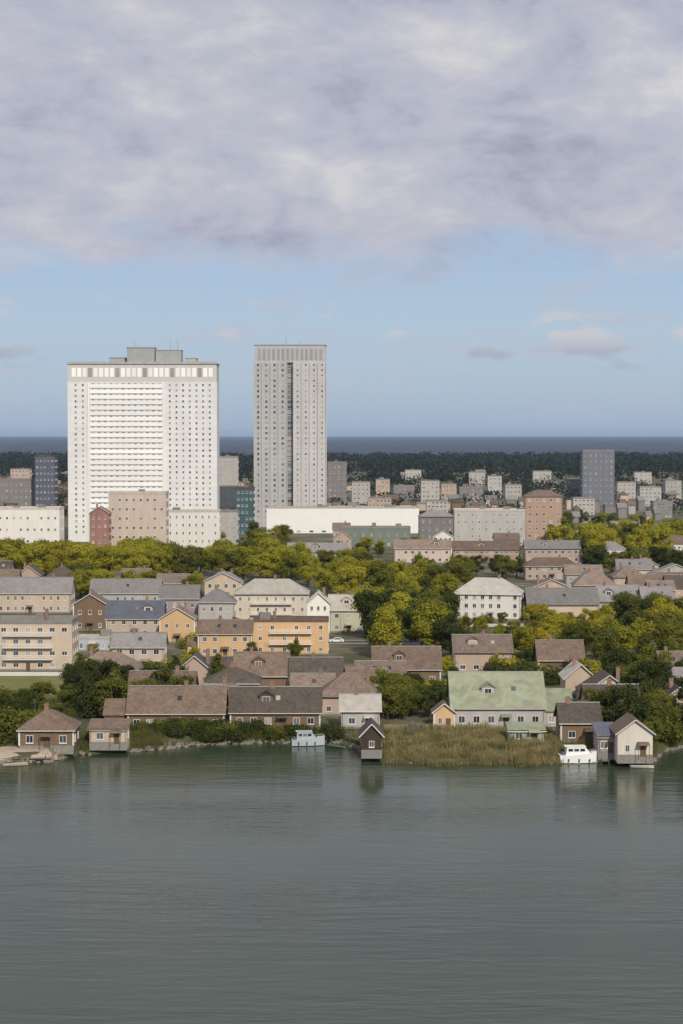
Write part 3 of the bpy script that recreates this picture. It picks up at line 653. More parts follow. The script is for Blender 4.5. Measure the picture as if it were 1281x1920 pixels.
H(1060, 1118, 1318, 5.5, 'beige gabled house right of the green roofed barn', 'beige house by the barn', W_BEIGE, T_PALE, 'gy', 3, 10)
H(1052, 1126, 1392, 4, 'dark roofed house behind the white boat', 'dark roofed house behind the boat', W_BROWN, T_DARK, 'gx', 3, 9)
H(640, 712, 1366, 3.8, 'pale grey house by the mouth of the inlet', 'pale grey inlet house', W_GREY, T_PALE, 'gx', 2.6, 8)
H(678, 716, 1410, 3.2, 'dark timber boat shed at the mouth of the inlet', 'dark timber boat shed', W_DARKW, T_DARK, 'gy', 2.0, 8, chimney=0, door=False, cols=1, name='boat_shed', cat='shed')
H(814, 852, 1366, 3.4, 'tiny sandy hut left of the green roofed barn', 'tiny sandy hut', W_SAND, T_BROWN, 'gy', 1.6, 5, chimney=0, name='hut', cat='hut')
H(955, 1020, 1394, 2.6, 'pale green garden shed before the barn', 'pale green garden shed', wallc('shed_green', 150, 158, 136), T_GREEN, 'shed', .8, 4, chimney=0, name='shed', cat='shed')
H(1158, 1224, 1419, 4.4, 'pale cream boathouse with a gable towards the water beside the white boat', 'pale cream boathouse', wallc('pale_cream', 208, 200, 188), T_BROWN, 'gy', 2.4, 9, chimney=0, name='boathouse', cat='boathouse')
H(1122, 1156, 1412, 3.2, 'low slate roofed shed leaning on the pale cream boathouse', 'low slate shed', W_PINK, T_SLATE, 'shed', 1.4, 7, chimney=0, name='shed', cat='shed')
rnd = random.Random(61)                                            # distant blocks of flats on the plain
for k, (x, y, wp, yt) in enumerate(((660, 946, 34, 905), (705, 940, 26, 900), (738, 936, 40, 912), (790, 950, 34, 902), (828, 938, 28, 908), (862, 946, 44, 915), (915, 934, 26, 893), (948, 950, 30, 910), (1062, 944, 28, 900), (1158, 936, 34, 905), (1200, 950, 40, 914), (1248, 938, 30, 902), (20, 930, 36, 880), (416, 940, 40, 905), (690, 968, 44, 935), (800, 975, 40, 940), (1075, 966, 40, 935), (1225, 972, 36, 942), (880, 912, 30, 886), (1000, 910, 34, 884), (760, 908, 30, 882), (1190, 908, 32, 886))):
    col = rnd.choice(((W_MID, 'grey'), (W_GREY, 'pale grey'), (W_PINK, 'grey pink')))
    dn = rnd.choice(('low', 'long')) if wp > 33 else 'narrow'
    FARBLK.append((house(x, x + wp, y, top(y, yt), '', '', col[0], T_GREY, 'flat', 1.5, 14, chimney=0, door=False, cat='building', name='apartment_block', cols=max(3, wp // 7), floors=max(3, (y - yt) // 7), ww=1.6), f'{dn} {col[1]} block of flats on the far plain', x, ground(x, y).y)); HOUSES.pop()
# infill: town houses wherever the rows leave room
FILL = []
def infill(x0, x1, y0, y1, n, walls, roofs, seed, hh=(5, 8)):
    rnd = random.Random(seed)
    for _ in range(n):
        for _t in range(14):
            w = rnd.uniform(8, 15); dp = rnd.uniform(8, 11); y = rnd.uniform(y0, y1); x = rnd.uniform(x0, x1); p = ground(x, y)
            if free(p.x, p.y + dp/2, w/2, dp/2, .8) and all(not (b - .5 < p.y + dp and p.y < c + .5) for _a, _b, b, c in ROADS): break
        else: continue
        hw = w / p.y * F / 2; wi = rnd.randrange(len(walls)); ri = rnd.randrange(len(roofs)); rk = rnd.choice(['gx', 'gx', 'hip', 'gy'])
        o = house(x - hw, x + hw, y, rnd.uniform(*hh), '', '', walls[wi][0], roofs[ri][0], rk, rnd.uniform(2.6, 3.8), dp, name='house', cat='house')
        HOUSES.pop(); FILL.append((o, f'{walls[wi][1]} house with a {roofs[ri][1]} {"hip " if rk == "hip" else ""}roof', x, o.location.y))
WS = [(W_BEIGE, 'beige'), (W_GREY, 'grey'), (W_PINK, 'dull pink'), (W_CREAM, 'cream'), (W_WHITE, 'white')]
RS = [(T_GREY, 'grey'), (T_BROWN, 'brown tiled'), (T_RED, 'reddish tiled'), (T_DARK, 'dark')]
infill(-20, 440, 1104, 1135, 9, WS[:4], RS, 21)
infill(620, 1300, 1000, 1060, 16, WS, RS, 22)
infill(1010, 1300, 1104, 1140, 12, WS[:3], RS, 23)
infill(150, 720, 1270, 1350, 10, [(W_BROWN, 'brown'), (W_PINK, 'dull pink')], RS[1:], 24, (4, 5.5))
infill(1110, 1300, 1280, 1390, 5, [(W_BROWN, 'brown'), (W_BEIGE, 'beige')], RS, 25, (4, 5.5))
# ------------------------------------------------------------------ trees
CROWN = {}
def crown_mesh(kind, v):
    rnd = random.Random(hash(kind) % 1000 + v * 17 if False else sum(map(ord, kind)) + v * 17)
    bm = bmesh.new(); blobs = []
    if kind == 'conifer':
        for k in range(26):
            z = .12 + .86 * (k / 26); r = .26 * (1 - z) + .02; a = rnd.uniform(0, 6.28)
            blobs.append((Vector((math.cos(a) * r * .7, math.sin(a) * r * .7, z)), r * .6 + .03))
        n, ls = 5000, .026
    elif kind == 'bush':
        for k in range(9):
            a = rnd.uniform(0, 6.28); r = rnd.uniform(0, .5)
            blobs.append((Vector((math.cos(a) * r, math.sin(a) * r, rnd.uniform(.15, .6))), rnd.uniform(.2, .36)))
        n, ls = 2800, .045
    else:
        sp = {'broad': .40, 'upright': .24}.get(kind, .34)
        for k in range(rnd.randint(22, 36)):
            a = rnd.uniform(0, 6.28); z = rnd.uniform(.26, .9); lim = sp * math.sin(min(1, (z - .18) / .8) * math.pi) ** .6
            r = lim * math.sqrt(rnd.random())
            blobs.append((Vector((math.cos(a) * r, math.sin(a) * r, z)), rnd.uniform(.06, .14)))
        n, ls = 8000, .022
    tot = sum(b[1] ** 2 for b in blobs)
    for c, r in blobs:
        for _ in range(int(n * r * r / tot)):
            d = Vector((rnd.gauss(0, 1), rnd.gauss(0, 1), rnd.gauss(0, 1))).normalized()
            p = c + Vector((d.x, d.y, d.z * .8)) * r * (rnd.uniform(.45, 1.1) if rnd.random() < .75 else rnd.uniform(1.0, 1.6))
            nrm = (d + Vector((rnd.gauss(0, .5), rnd.gauss(0, .5), rnd.gauss(0, .5) + .3))).normalized()
            t = nrm.orthogonal().normalized(); t = Matrix.Rotation(rnd.uniform(0, 6.28), 3, nrm) @ t; u = nrm.cross(t)
            s = ls * rnd.uniform(.6, 1.3)
            vs = [bm.verts.new(p + t * s * a + u * s * b) for a, b in ((-.6, -.5), (.5, -.6), (.7, .4), (0, .8), (-.6, .4))]
            bm.faces.new(vs)
    me = bpy.data.meshes.new('crown'); bm.to_mesh(me); bm.free(); return me
def trunk_mesh(kind, v):
    rnd = random.Random(v + 91); m = MB()
    if kind == 'conifer': m.tube((0, 0, -.03), (0, 0, .9), .018, .004)
    else:
        m.tube((0, 0, -.03), (.01, 0, .3), .028, .02); m.tube((.01, 0, .3), (.0, .02, .7), .02, .006)
        for k in range(5):
            a = k * 1.3 + rnd.uniform(0, .5); m.tube((.01, 0, .25 + .06 * k), (math.cos(a) * .22, math.sin(a) * .22, .5 + .07 * k), .011, .004, 5)
    return m.mesh('trunk', BARK)
FOL = {
 'olive': foliage('olive_leaves', (.20, .19, .015), (.37, .35, .028), (.43, .385, .033)),
 'green': foliage('green_leaves', (.062, .076, .011), (.20, .205, .026)),
 'dark': foliage('dark_leaves', (.024, .034, .007), (.085, .105, .018)),
 'autumn': foliage('yellow_leaves', (.20, .175, .014), (.37, .32, .024), (.45, .36, .026)),
}
DESC = {'olive': 'olive green', 'green': 'mid green', 'dark': 'dark green', 'autumn': 'yellowing'}
SHP = {'broad': 'broad round tree', 'upright': 'tall narrow tree', 'conifer': 'pointed conifer', 'oval': 'oval crowned tree', 'bush': 'rounded bush'}
NAM = {'broad': 'broadleaf_tree', 'upright': 'poplar_tree', 'conifer': 'conifer_tree', 'oval': 'broadleaf_tree', 'bush': 'bush'}
NV = 5
for k in SHP:
    for v in range(NV):
        base = crown_mesh(k, v); base.materials.append(FOL['green']); CROWN[(k, v)] = (base, trunk_mesh(k, v))
TREES = []
def tree(x, yb, h, kind, col, rnd, z=LAND):
    p = ground(x, yb, z)
    o = thing(NAM[kind], p, rnd.uniform(0, 6.28)); v = rnd.randrange(NV)
    c, t = CROWN[(kind, v)]
    o.scale = (h * rnd.uniform(.9, 1.25), h * rnd.uniform(.9, 1.25), h)
    co = link('crown', c, o); co.material_slots[0].link = 'OBJECT'; co.material_slots[0].material = FOL[col]; link('trunk', t, o)
    TREES.append((o, kind, col, x, p.y)); return o
def land_z(X, Y):
    d = Y - shore_y(X); t = [(-4, -1.6), (0, -.1), (.8, .7), (2.5, 1.5), (6, 1.9), (12, LAND)]
    for (a, za), (b, zb) in zip(t, t[1:]):
        if a <= d <= b: return za + (zb - za) * (d - a) / (b - a)
    return LAND if d > 12 else -1.6
def grove(x0, x1, y0, y1, n, kinds, cols, h0, h1, seed):
    rnd = random.Random(seed)
    for _ in range(n):
        for _try in range(12):
            x, y = rnd.uniform(x0, x1), rnd.uniform(y0, y1); p = ground(x, y)
            ok = p.y > shore_y(p.x) + (.3 if kinds == ['bush'] else 3)
            ok = ok and free(p.x, p.y, 1.2, 1.2, .2 if kinds == ['bush'] else .5) and all(not (r0 - 1 < p.y < r1 + 1 and xa < p.x < xb) for xa, xb, r0, r1 in ROADS)
            if ok: break
        else: continue
        t = tree(x, y, rnd.uniform(h0, h1), rnd.choice(kinds), rnd.choice(cols), rnd); t.location.z = land_z(p.x, p.y) - .1
G = grove
G(-40, 300, 1070, 1094, 30, ['broad', 'oval'], ['olive', 'autumn', 'olive', 'olive'], 13, 17, 1)
G(230, 560, 1068, 1096, 36, ['broad', 'oval', 'broad'], ['olive', 'olive', 'green', 'olive'], 12, 16, 2)
G(60, 380, 1108, 1128, 14, ['broad', 'oval'], ['olive', 'olive', 'green'], 9, 12, 22)
G(540, 700, 1068, 1125, 12, ['broad', 'oval'], ['olive', 'green'], 9, 12, 3)
G(640, 860, 1105, 1140, 20, ['broad', 'oval'], ['olive', 'green', 'olive'], 11, 15, 4)
G(690, 850, 1160, 1240, 26, ['broad', 'upright', 'oval'], ['green', 'dark', 'olive', 'green'], 11, 16, 5)
G(1050, 1290, 1030, 1058, 22, ['broad', 'oval'], ['olive', 'green', 'olive'], 14, 19, 6)
G(786, 1300, 975, 1020, 34, ['broad', 'oval'], ['green', 'dark', 'olive'], 7, 11, 31)
G(620, 800, 1034, 1056, 14, ['broad', 'oval'], ['olive', 'green'], 6, 9, 32)
G(410, 540, 1010, 1050, 12, ['broad', 'oval'], ['olive', 'green'], 8, 12, 33)
G(1095, 1300, 1070, 1095, 12, ['broad', 'oval'], ['green', 'dark'], 11, 14, 26)
G(850, 985, 1078, 1094, 16, ['oval', 'broad'], ['dark', 'green'], 8, 10, 7)
G(985, 1120, 1190, 1235, 16, ['broad', 'oval'], ['olive', 'green', 'autumn'], 7, 10, 8)
G(850, 985, 1180, 1235, 10, ['oval', 'bush'], ['olive', 'green'], 4, 6, 28)
G(1110, 1300, 1170, 1260, 24, ['broad', 'oval', 'upright'], ['green', 'olive', 'dark', 'green'], 9, 13, 9)
G(1125, 1300, 1280, 1390, 22, ['broad', 'oval'], ['green', 'dark', 'green', 'dark'], 7, 11, 10)
rnd = random.Random(2); tree(1104, 1196, 9, 'oval', 'autumn', rnd); tree(1118, 1203, 7, 'broad', 'autumn', rnd)
G(700, 860, 1288, 1310, 8, ['bush', 'oval'], ['olive', 'green'], 3, 5, 34)
G(820, 1120, 1264, 1285, 14, ['oval', 'bush'], ['olive', 'green', 'dark'], 4, 7, 35)
G(850, 1110, 1168, 1200, 14, ['bush', 'oval'], ['olive', 'green'], 3, 5, 36)
G(-20, 140, 1325, 1390, 20, ['broad', 'oval', 'bush'], ['green', 'dark', 'green'], 5, 8, 11)
G(136, 420, 1285, 1350, 26, ['broad', 'oval', 'conifer'], ['dark', 'green'], 7, 11, 12)
G(100, 560, 1180, 1262, 16, ['oval', 'bush'], ['olive', 'green'], 4, 7, 13)
G(715, 830, 1320, 1362, 12, ['broad', 'oval'], ['dark', 'green'], 6, 9, 14)
G(400, 700, 1270, 1350, 14, ['bush', 'oval'], ['dark', 'green'], 3, 6, 15)
G(236, 640, 1370, 1378, 60, ['bush'], ['dark', 'dark', 'green'], 2.4, 3.8, 18)
G(850, 1110, 1225, 1300, 10, ['oval', 'bush'], ['olive', 'green'], 4, 7, 16)
G(1225, 1300, 1380, 1398, 7, ['bush', 'oval'], ['dark', 'green'], 4, 7, 17)
G(115, 240, 1404, 1420, 6, ['bush'], ['green', 'dark'], 1.5, 3, 19)
# ------------------------------------------------------------------ far woods and far town
def far_woods():
    rnd = random.Random(77); bm = bmesh.new()
    for k in range(1900):
        D = 1350 + 3650 * rnd.random() ** .8; X = rnd.uniform(-.26, .26) * D
        if not free(X, D, 12, 5, 2): continue
        h = rnd.uniform(8, 15) if D < 2600 else rnd.uniform(11, 18); w = rnd.uniform(10, 30) * (1 if D < 3000 else 1.8)
        fine = D < 2300
        for _ in range(130 if fine else 45):
            zz = rnd.uniform(.1, 1); p = Vector((X + rnd.gauss(0, w * .4) * (1.15 - zz * .6), D + rnd.gauss(0, 5), LAND + h * zz * (1 - .25 * rnd.random())))
            s = rnd.uniform(.45, 1.0) if fine else rnd.uniform(.9, 2.0) * (1 if D < 3000 else 1.4)
            q = Vector((rnd.gauss(0, 1), rnd.gauss(0, 1) - .5, rnd.gauss(0, 1) + .6)).normalized(); t = q.orthogonal().normalized(); u = q.cross(t)
            bm.faces.new([bm.verts.new(p + t * s * a + u * s * b) for a, b in ((-1, -.7), (.8, -1), (1, .7), (-.6, 1))])
    me = bpy.data.meshes.new('far_woods'); bm.to_mesh(me); bm.free(); me.materials.append(foliage('far_leaves', (.012, .020, .018), (.036, .048, .034)))
    tag(link('far_woods', me), 'dark woods on the far plain before the sea', 'woods', kind='stuff')
FARB = []
def far_town():
    rnd = random.Random(5)
    walls = [(W_MID, 'grey'), (W_BEIGE, 'beige'), (W_BROWN, 'brown'), (W_GREY, 'pale grey'), (W_BROWN, 'brown'), (W_MID, 'grey')]
    for k in range(280):
        y = 893 + 92 * rnd.random() ** .8; x = rnd.uniform(-20, 1300); p = ground(x, y); wpx = rnd.uniform(9, 22) * p.y / F
        if not free(p.x, p.y + 6, wpx / 2, 6, 3): continue
        i = rnd.randrange(6); j = rnd.randrange(4); hh = wpx / p.y * F / 2
        o = house(x - hh, x + hh, y, rnd.uniform(4, 9), '', '', walls[i][0], (T_GREY, T_BROWN, T_DARK, T_GREY)[j], rnd.choice(['gx', 'gx', 'hip', 'flat']), 3, 12, chimney=0, door=False, far=True, group='small far houses on the plain')
        HOUSES.pop(); FARB.append((o, f'far {walls[i][1]} house with a {("grey", "brown", "dark", "grey")[j]} roof', x, o.location.y))
far_town(); far_woods()
# ------------------------------------------------------------------ a lawn and a strip of beach
def sheet(name, x0, x1, d0, d1, m, lift):
    q = MB(); n = 16; pts = []; fs = []; rnd = random.Random(int(x0))
    for i in range(n + 1):
        X = (x0 + (x1 - x0) * i / n - 640.5) / F * 366
        for k in range(5):
            Y = shore_y(X) + d0 + (d1 - d0) * k / 4 + (rnd.uniform(-.6, .6) if k in (0, 4) else 0); pts.append((X, Y, max(.05, land_z(X, Y)) + lift))
    for i in range(n):
        for k in range(4): fs.append((i*5 + k, (i+1)*5 + k, (i+1)*5 + k + 1, i*5 + k + 1))
    q.poly(pts, fs); tag(q.build(name, m), kind='structure')
sheet('beach_sand', -40, 112, -.2, 6.5, surf('sand', (.42, .34, .26), .2, .5, .95), .06)
q = MB(); a, b = ground(-60, 1306), ground(138, 1263); q.poly([(a.x, a.y, LAND + .01), (ground(138, 1306).x, a.y, LAND + .01), (b.x, b.y, LAND + .01), (ground(-60, 1263).x, b.y, LAND + .01)], [(0, 1, 2, 3)])
tag(q.build('lawn', surf('mown_grass', (.17, .18, .055), .3, .25, .95)), kind='structure')
# ------------------------------------------------------------------ boats, jetties, bank
def boat(x, yb, L, label, big=True, rz=0.1, hullm=None, name='motor_boat'):
    p = ground(x, yb, 0.0)
    o = thing(name, p, rz, label, 'boat')
    fb = .20 * L if big else .09 * L
    bm = bmesh.new(); rows = []
    for i in range(15):
        t = i / 14; x_ = -L/2 + L * t; wd = L * .17 * (.92 if t < .1 else 1 if t < .5 else max(.03, 1 - ((t - .5) / .5) ** 2.2)); zk = -.35 + .4 * max(0, (t - .7) / .3); zd = fb + fb * .5 * t ** 2
        rows.append([bm.verts.new(v) for v in ((x_, -wd, zd), (x_, -wd * .8, .12), (x_, 0, zk), (x_, wd * .8, .12), (x_, wd, zd), (x_, wd * .82, zd - .02), (x_, 0, zd + .05 if big else zd * .45), (x_, -wd * .82, zd - .02))])
    for a, b in zip(rows, rows[1:]):
        for k in range(8): bm.faces.new((a[k], b[k], b[(k+1) % 8], a[(k+1) % 8]))
    bm.faces.new(rows[0]); bm.faces.new(rows[-1][::-1])
    bmesh.ops.recalc_face_normals(bm, faces=bm.faces)
    me = bpy.data.meshes.new('hull'); bm.to_mesh(me); bm.free(); me.materials.append(hullm or WHITE); link('hull', me, o)
    if big:
        wd = L * .125; z0 = fb
        q = MB(); q.prism([(-L*.36, z0), (L*.26, z0 + .15), (L*.10, z0 + 1.5), (-L*.33, z0 + 1.55)], -wd, wd, 'y')
        co = q.build('cabin', hullm or WHITE, o)
        q = MB(); q.box(-L*.38, L*.12, -wd - .1, wd + .1, z0 + 1.553, z0 + 1.65); q.build('cabin_roof', hullm or WHITE, co)
        for k in range(3):
            xa = -L*.3 + k * L*.14
            for s_ in (-1, 1): q = MB(); q.box(xa, xa + L*.11, s_ * wd + (.004 if s_ > 0 else -.024), s_ * wd + (.024 if s_ > 0 else -.004), z0 + .7, z0 + 1.2); q.build('cabin_window', GLASS, co)
        q = MB()
        for t in (.2, .3, .4, .47): q.tube((L*t, -L*.17 * (1 - max(0, (t + .5 - .5) / .5) ** 2.2) * .9, fb * 1.2), (L*t, -L*.17 * (1 - (t / .5) ** 2.2) * .9, fb * 1.2 + .7), .025, .025, 4)
        q.tube((L*.2, -L*.13, fb * 1.2 + .7), (L*.47, -L*.02, fb * 1.2 + .75), .025, .025, 4); q.build('rail', WHITE, o)
        q = MB(); q.prism([(L*.262, z0 + .30), (L*.274, z0 + .30), (L*.125, z0 + 1.42), (L*.113, z0 + 1.42)], -wd * .9, wd * .9, 'y'); q.build('windscreen', GLASS, co)
        for t in (-.3, -.05, .2):
            q = MB(); q.tube((L*t, -L*.178, .35), (L*t, -L*.178, .95), .11, .11, 8); q.build('fender', surf('fender_blue', (.04, .07, .16), .1, 1, .5), o)
        q = MB(); q.box(-L*.5, L*.42, -L*.173, -L*.168, .18, .30) if False else q.tube((L*.47, 0, fb * 1.4), (L*.62, L*.22, 1.0), .03, .03, 4); q.build('mooring_line', WOOD, o)
        q = MB(); q.box(-L*.46, -L*.38, -L*.12, L*.12, fb, fb + .45); q.build('stern_seat', surf('seat_canvas', (.10, .12, .16), .1, 1, .8), o)
        q = MB(); q.tube((-L*.1, 0, z0 + 1.65), (-L*.12, 0, z0 + 3.2), .04, .02, 5); q.build('mast', GUTTER, o)
    else:
        for t in (-.22, .02, .24):
            q = MB(); q.box(L*t - .12, L*t + .12, -L*.14, L*.14, fb * .62, fb * .72); q.build('thwart', WOOD, o)
        q = MB(); q.box(-L*.5 - .25, -L*.5 - .01, -.15, .15, fb * .3, fb * 1.4); q.tube((-L*.5 - .13, 0, -.4), (-L*.5 - .13, 0, fb * .3), .06, .05, 5); q.build('outboard_motor', GUTTER, o)
    return o
boat(1088, 1430, 8.0, 'big white cabin motor boat moored left of the pale cream boathouse', rz=.05, hullm=surf('boat_white', (.86, .85, .83), .03, .5, .35, spec=.5))
boat(578, 1398, 6.6, 'pale grey cabin boat moored in the middle inlet', hullm=surf('boat_grey', (.42, .47, .50), .1, .4, .5))
boat(30, 1436, 4.6, 'small sandy rowing boat tied to the left jetty', False, .3, surf('boat_sand', (.42, .34, .25), .15, 1, .6), 'rowing_boat')
boat(1205, 1440, 4.2, 'small pale rowing boat before the pale cream boathouse', False, -.2, surf('boat_pale', (.52, .48, .42), .1, 1, .6), 'rowing_boat')
boat(628, 1402, 4.2, 'dark green rowing boat at the inlet jetty', False, 2.6, surf('boat_green', (.06, .09, .07), .1, 1, .5), 'rowing_boat')
def jetty(x, yb, L, w, rz, label):
    p = ground(x, yb, 0.0); o = thing('jetty', p, rz, label, 'jetty'); q = MB()
    for k in range(int(L / .3)): q.box(-L/2 + k * .3, -L/2 + k * .3 + .27, -w/2, w/2, .62, .70)
    q.build('deck', WOOD, o)
    for k in range(int(L / 2.5) + 1):
        for s_ in (-1, 1):
            q = MB(); q.tube((-L/2 + k * 2.5 * .98, s_ * (w/2 - .1) , -1.6), (-L/2 + k * 2.5 * .98, s_ * (w/2 - .1), .615 if k % 2 else 1.3), .11, .10, 6); q.build('pile', BARK, o)
    return o
jetty(45, 1427, 11, 2.6, 0, 'long timber jetty at the left end of the bank')
jetty(600, 1391, 8, 1.8, R(75), 'short timber jetty in the middle inlet')
jetty(1135, 1427, 8, 1.6, R(82), 'narrow timber jetty between the white boat and the boathouse')
def scatter(name, label, cat, mat_, spans, n, maker, seed):
    rnd = random.Random(seed); bm = bmesh.new()
    for _ in range(n):
        x0, x1, d0, d1 = rnd.choice(spans); x = rnd.uniform(x0, x1); X = (x - 640.5) / F * 372; Y = shore_y(X) + rnd.uniform(d0, d1)
        if not free(X, Y, .3, .3, .3): continue
        maker(bm, X, Y, max(-.1, min(LAND, .35 + (Y - shore_y(X)) * .3)), rnd)
    me = bpy.data.meshes.new(name); bm.to_mesh(me); bm.free(); me.materials.append(mat_)
    tag(link(name, me), label, cat, kind='stuff')
def reed(bm, X, Y, z, rnd):
    pt = math.sin(X * .55 + Y * .21) + math.sin(X * .23 - Y * .6 + 1.3) + rnd.uniform(-.8, .8)
    if pt < -1.1: return
    for _ in range(6):
        a = rnd.uniform(0, 6.28); h = rnd.uniform(.5, 1.3) + .3 * max(0, pt); x, y = X + rnd.gauss(0, .3), Y + rnd.gauss(0, .3); dx, dy = math.cos(a) * .05, math.sin(a) * .05; lx, ly = rnd.gauss(0, .25), rnd.gauss(0, .25)
        bm.faces.new([bm.verts.new(v) for v in ((x - dx, y - dy, z - .3), (x + dx, y + dy, z - .3), (x + lx + dx * .5, y + ly, z + h), (x + lx - dx * .5, y + ly, z + h))])
def stone(bm, X, Y, z, rnd):
    r = rnd.uniform(.2, .65)
    m = Matrix.Translation((X, Y, z - .1)) @ Matrix.Rotation(rnd.uniform(0, 6), 4, 'Z') @ Matrix.Diagonal((r * rnd.uniform(.8, 1.4), r, r * rnd.uniform(.5, .8), 1))
    g = bmesh.ops.create_icosphere(bm, subdivisions=1, radius=1, matrix=m)
    for v in g['verts']: v.co += Vector((rnd.gauss(0, .06), rnd.gauss(0, .06), rnd.gauss(0, .06)))
REED = foliage('dry_reeds', (.17, .15, .06), (.38, .315, .15), (.46, .385, .21)); GRASSM = foliage('bank_grass', (.05, .06, .015), (.15, .15, .04))
scatter('reeds', 'tan reed bed along the bank right of the inlet', 'reeds', REED, [(714, 1046, -2, 3), (714, 1040, 0, 9), (730, 930, 5, 30), (870, 1050, 3, 22), (800, 850, -4, 2), (960, 990, -4, 2)], 5600, reed, 8)
scatter('bank_grass', 'rough grass along the left and middle bank', 'grass', GRASSM, [(110, 680, -.3, 6), (120, 300, 0, 9), (1040, 1300, 0, 8), (714, 1040, 0, 26)], 3800, reed, 9)
STONE = surf('shore_stone', (.22, .20, .17), .3, 1.2, .9)
scatter('shore_stones', 'stones lining the edge of the water', 'stones', STONE, [(-20, 1300, -1.2, 1.2), (100, 680, -1, 1), (1040, 1300, -1, 1.5)], 650, stone, 10)
# ------------------------------------------------------------------ street things
CARS = []
PAINT = {n: surf('paint_' + n, c, .04, .5, .3, spec=.6) for n, c in (('white', (.7, .7, .69)), ('silver', (.42, .43, .44)), ('dark grey', (.08, .085, .09)), ('red', (.30, .04, .035)), ('blue', (.05, .10, .24)), ('black', (.02, .02, .022)))}
TYRE = surf('tyre', (.02, .02, .02), .1, 3, .9); RIM = surf('rim', (.4, .4, .41), .1, 3, .4, metal=.8); LAMPM = surf('headlight', (.7, .7, .66), .05, 3, .2)
def car_parts():
    q = MB(); q.prism([(-2.1, .35), (2.1, .35), (2.12, .75), (1.9, .92), (1.05, .98), (.45, 1.45), (-1.1, 1.48), (-1.75, 1.02), (-2.1, .95)], -.85, .85, 'x')
    bm = q.bm; bmesh.ops.rotate(bm, verts=bm.verts, cent=(0, 0, 0), matrix=Matrix.Rotation(R(-90), 3, 'Z'))
    out = [('body', q.mesh('body', PAINT['white']))]
    for s_ in (-1, 1):
        g = MB(); g.prism([(-1.45, 1.05), (.85, 1.05), (.40, 1.38), (-1.05, 1.40)], s_ * .856 - .004, s_ * .856 + .004, 'x')
        bmesh.ops.rotate(g.bm, verts=g.bm.verts, cent=(0, 0, 0), matrix=Matrix.Rotation(R(-90), 3, 'Z')); out.append(('window', g.mesh('window', GLASS)))
    return out
CP = car_parts()
def wheel_mesh():
    t = MB(); t.tube((0, -.1, 0), (0, .1, 0), .33, .33, 14); r = MB(); r.tube((0, -.115, 0), (0, .115, 0), .2, .2, 10)
    l = MB(); l.box(-.03, .03, -.16, .16, -.07, .07)
    return t.mesh('wheel', TYRE), r.mesh('rim', RIM), l.mesh('headlight', LAMPM)
WM, RMSH, LMSH = wheel_mesh()
def car(X, Y, col, rz):
    o = thing('parked_car', (X, Y, LAND + .02), rz); z = 0
    for n, me in CP:
        b = link(n, me, o)
        if n == 'body': b.material_slots[0].link = 'OBJECT'; b.material_slots[0].material = PAINT[col]
    for sx in (-1.3, 1.3):
        for sy in (-.78, .78): link('rim', RMSH, link('wheel', WM, o, (sx, sy, .33)))
    for sy in (-.6, .6): link('headlight', LMSH, o, (2.1, sy, .68))
    CARS.append((o, col, X / Y * F + 640.5, Y))
rnd = random.Random(14)
for (Xa, Xb, r0, r1) in ROADS:
    X = Xa + 4
    while X < Xb - 4:
        if rnd.random() < .42 and len(CARS) < 40: car(X, r0 + 2.7, rnd.choice(list(PAINT)), R(rnd.choice((0, 180))))
        X += rnd.uniform(6, 13)
for x, y, c in ((1045, 1380, 'silver'), (780, 1372, 'dark grey')):
    p = ground(x, y)
    if free(p.x, p.y, 2.2, 1): car(p.x, p.y, c, R(10))
LAMPS = []
POSTM = surf('lamp_post_metal', (.20, .21, .21), .1, 1, .5, metal=.4)
q = MB(); q.tube((0, 0, -.2), (0, 0, 7), .09, .05, 7); q.tube((0, 0, 7), (0, -1.3, 7.3), .045, .04, 6); LPM = q.mesh('post', POSTM)
q = MB(); q.box(-.13, .13, -1.75, -1.2, 7.22, 7.36); LHM = q.mesh('lamp_head', POSTM)
for (Xa, Xb, r0, r1) in ROADS:
    X = Xa + 12
    while X < Xb:
        o = thing('street_lamp', (X, r1 - .4, LAND + .14)); link('post', LPM, o); link('lamp_head', LHM, o); LAMPS.append((o, '', X / r1 * F + 640.5, r1)); X += 34
FENCES = []
def fence(x0, x1, y, m, col):
    a, b = ground(x0, y), ground(x1, y); L = (b - a).length; o = thing('fence', a); q = MB()
    for k in range(int(L / .22)): q.box(k * .22, k * .22 + .15, -.015, .015, .1, 1.1)
    q.build('pickets', m, o); q = MB(); q.box(0, L, .017, .06, .3, .4).box(0, L, .017, .06, .8, .9); q.build('rails', m, o)
    FENCES.append((o, col, (x0 + x1) / 2, a.y))
for a in ((0, 130, 1268, WHITE, 'white'), (470, 610, 1240, WOOD, 'brown'), (210, 300, 1266, WOOD, 'brown'), (860, 985, 1176, WHITE, 'white'), (720, 840, 1368, WOOD, 'brown'), (990, 1120, 1172, WOOD, 'brown'),): fence(*a)
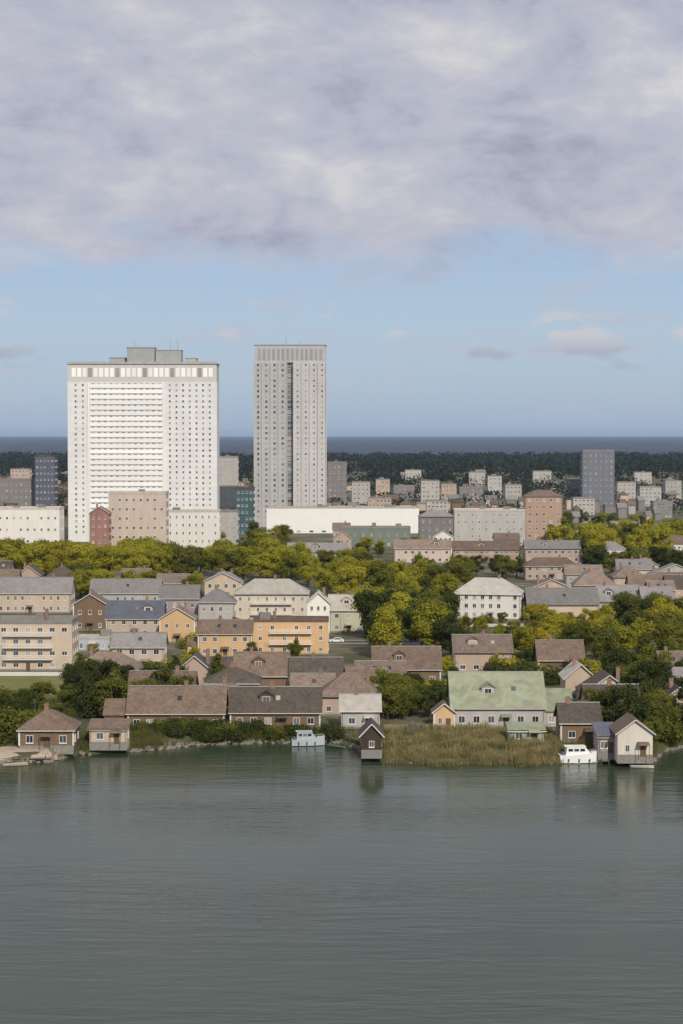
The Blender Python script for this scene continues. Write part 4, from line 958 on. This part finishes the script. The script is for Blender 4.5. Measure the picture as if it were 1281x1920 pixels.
# ------------------------------------------------------------------ labels: each of the many singled out by its look and its neighbour
ORD = ['leftmost', 'second', 'third', 'fourth', 'fifth', 'sixth', 'seventh', 'eighth', 'ninth', 'tenth', 'eleventh', 'twelfth', 'thirteenth', 'fourteenth']
def near(x, D, o):
    b = min(HOUSES, key=lambda h: abs(h[4] - D) * .6 + abs(h[0].location.x - o.location.x) + (0 if len(h[1].split()) < 5 else 6))
    rel = ('in front of' if D < b[4] else 'behind') if b[2] <= x <= b[3] else ('left of' if x < b[2] else 'right of')
    return rel, b[1]
def label_all(items, cat, group):
    groups = {}
    for (o, desc, x, D) in items:
        rel, s = near(x, D, o); groups.setdefault((desc, rel, s), []).append((x, o))
    for (desc, rel, s), lst in groups.items():
        lst.sort(key=lambda t: t[0])
        for i, (x, o) in enumerate(lst):
            if len(lst) == 1: lab = f'{desc} {rel} the {s}'
            elif i == 0: lab = f'leftmost {desc} {rel} the {s}'
            elif i == len(lst) - 1: lab = f'rightmost {desc} {rel} the {s}'
            else: lab = f'{ORD[min(i, 13)]} {desc} from the left, {rel} the {s}'
            w = lab.split()
            if len(w) > 16: lab = ' '.join(lab.replace(' from the left,', '').replace(' the ', ' ').split()[:16])
            tag(o, lab, cat, group)
T = [(o, f'{DESC[c]} {SHP[k]}', x, D) for (o, k, c, x, D) in TREES if k != 'bush']
label_all(T, 'tree', 'trees among the houses')
label_all([(o, f'{DESC[c]} {SHP[k]}', x, D) for (o, k, c, x, D) in TREES if k == 'bush'], 'bush', 'bushes between the houses')
label_all(FARBLK, 'building', 'distant blocks of flats'); label_all(FILL, 'house', 'ordinary houses of the town'); label_all(FARB, 'house', 'small far houses on the plain')
label_all([(o, f'{c} parked car', x, D) for o, c, x, D in CARS], 'car', 'cars parked in the streets')
label_all([(o, 'grey street lamp', x, D) for o, c, x, D in LAMPS], 'street lamp', 'street lamps')
label_all([(o, f'{c} picket fence', x, D) for o, c, x, D in FENCES], 'fence', 'garden fences')
# ------------------------------------------------------------------ haze over the plain
q = MB(); q.box(-45000, 45000, -50, 61000, -4, 135)
hz = bpy.data.materials.new('haze_air'); hz.use_nodes = True; nt = hz.node_tree; nt.nodes.clear()
ou = nt.nodes.new('ShaderNodeOutputMaterial'); pv = nt.nodes.new('ShaderNodeVolumePrincipled'); nt.links.new(pv.outputs[0], ou.inputs['Volume'])
pv.inputs['Color'].default_value = (.55, .74, 1, 1); pv.inputs['Density'].default_value = 2e-5; pv.inputs['Anisotropy'].default_value = 0
tag(q.build('haze', hz), kind='stuff')
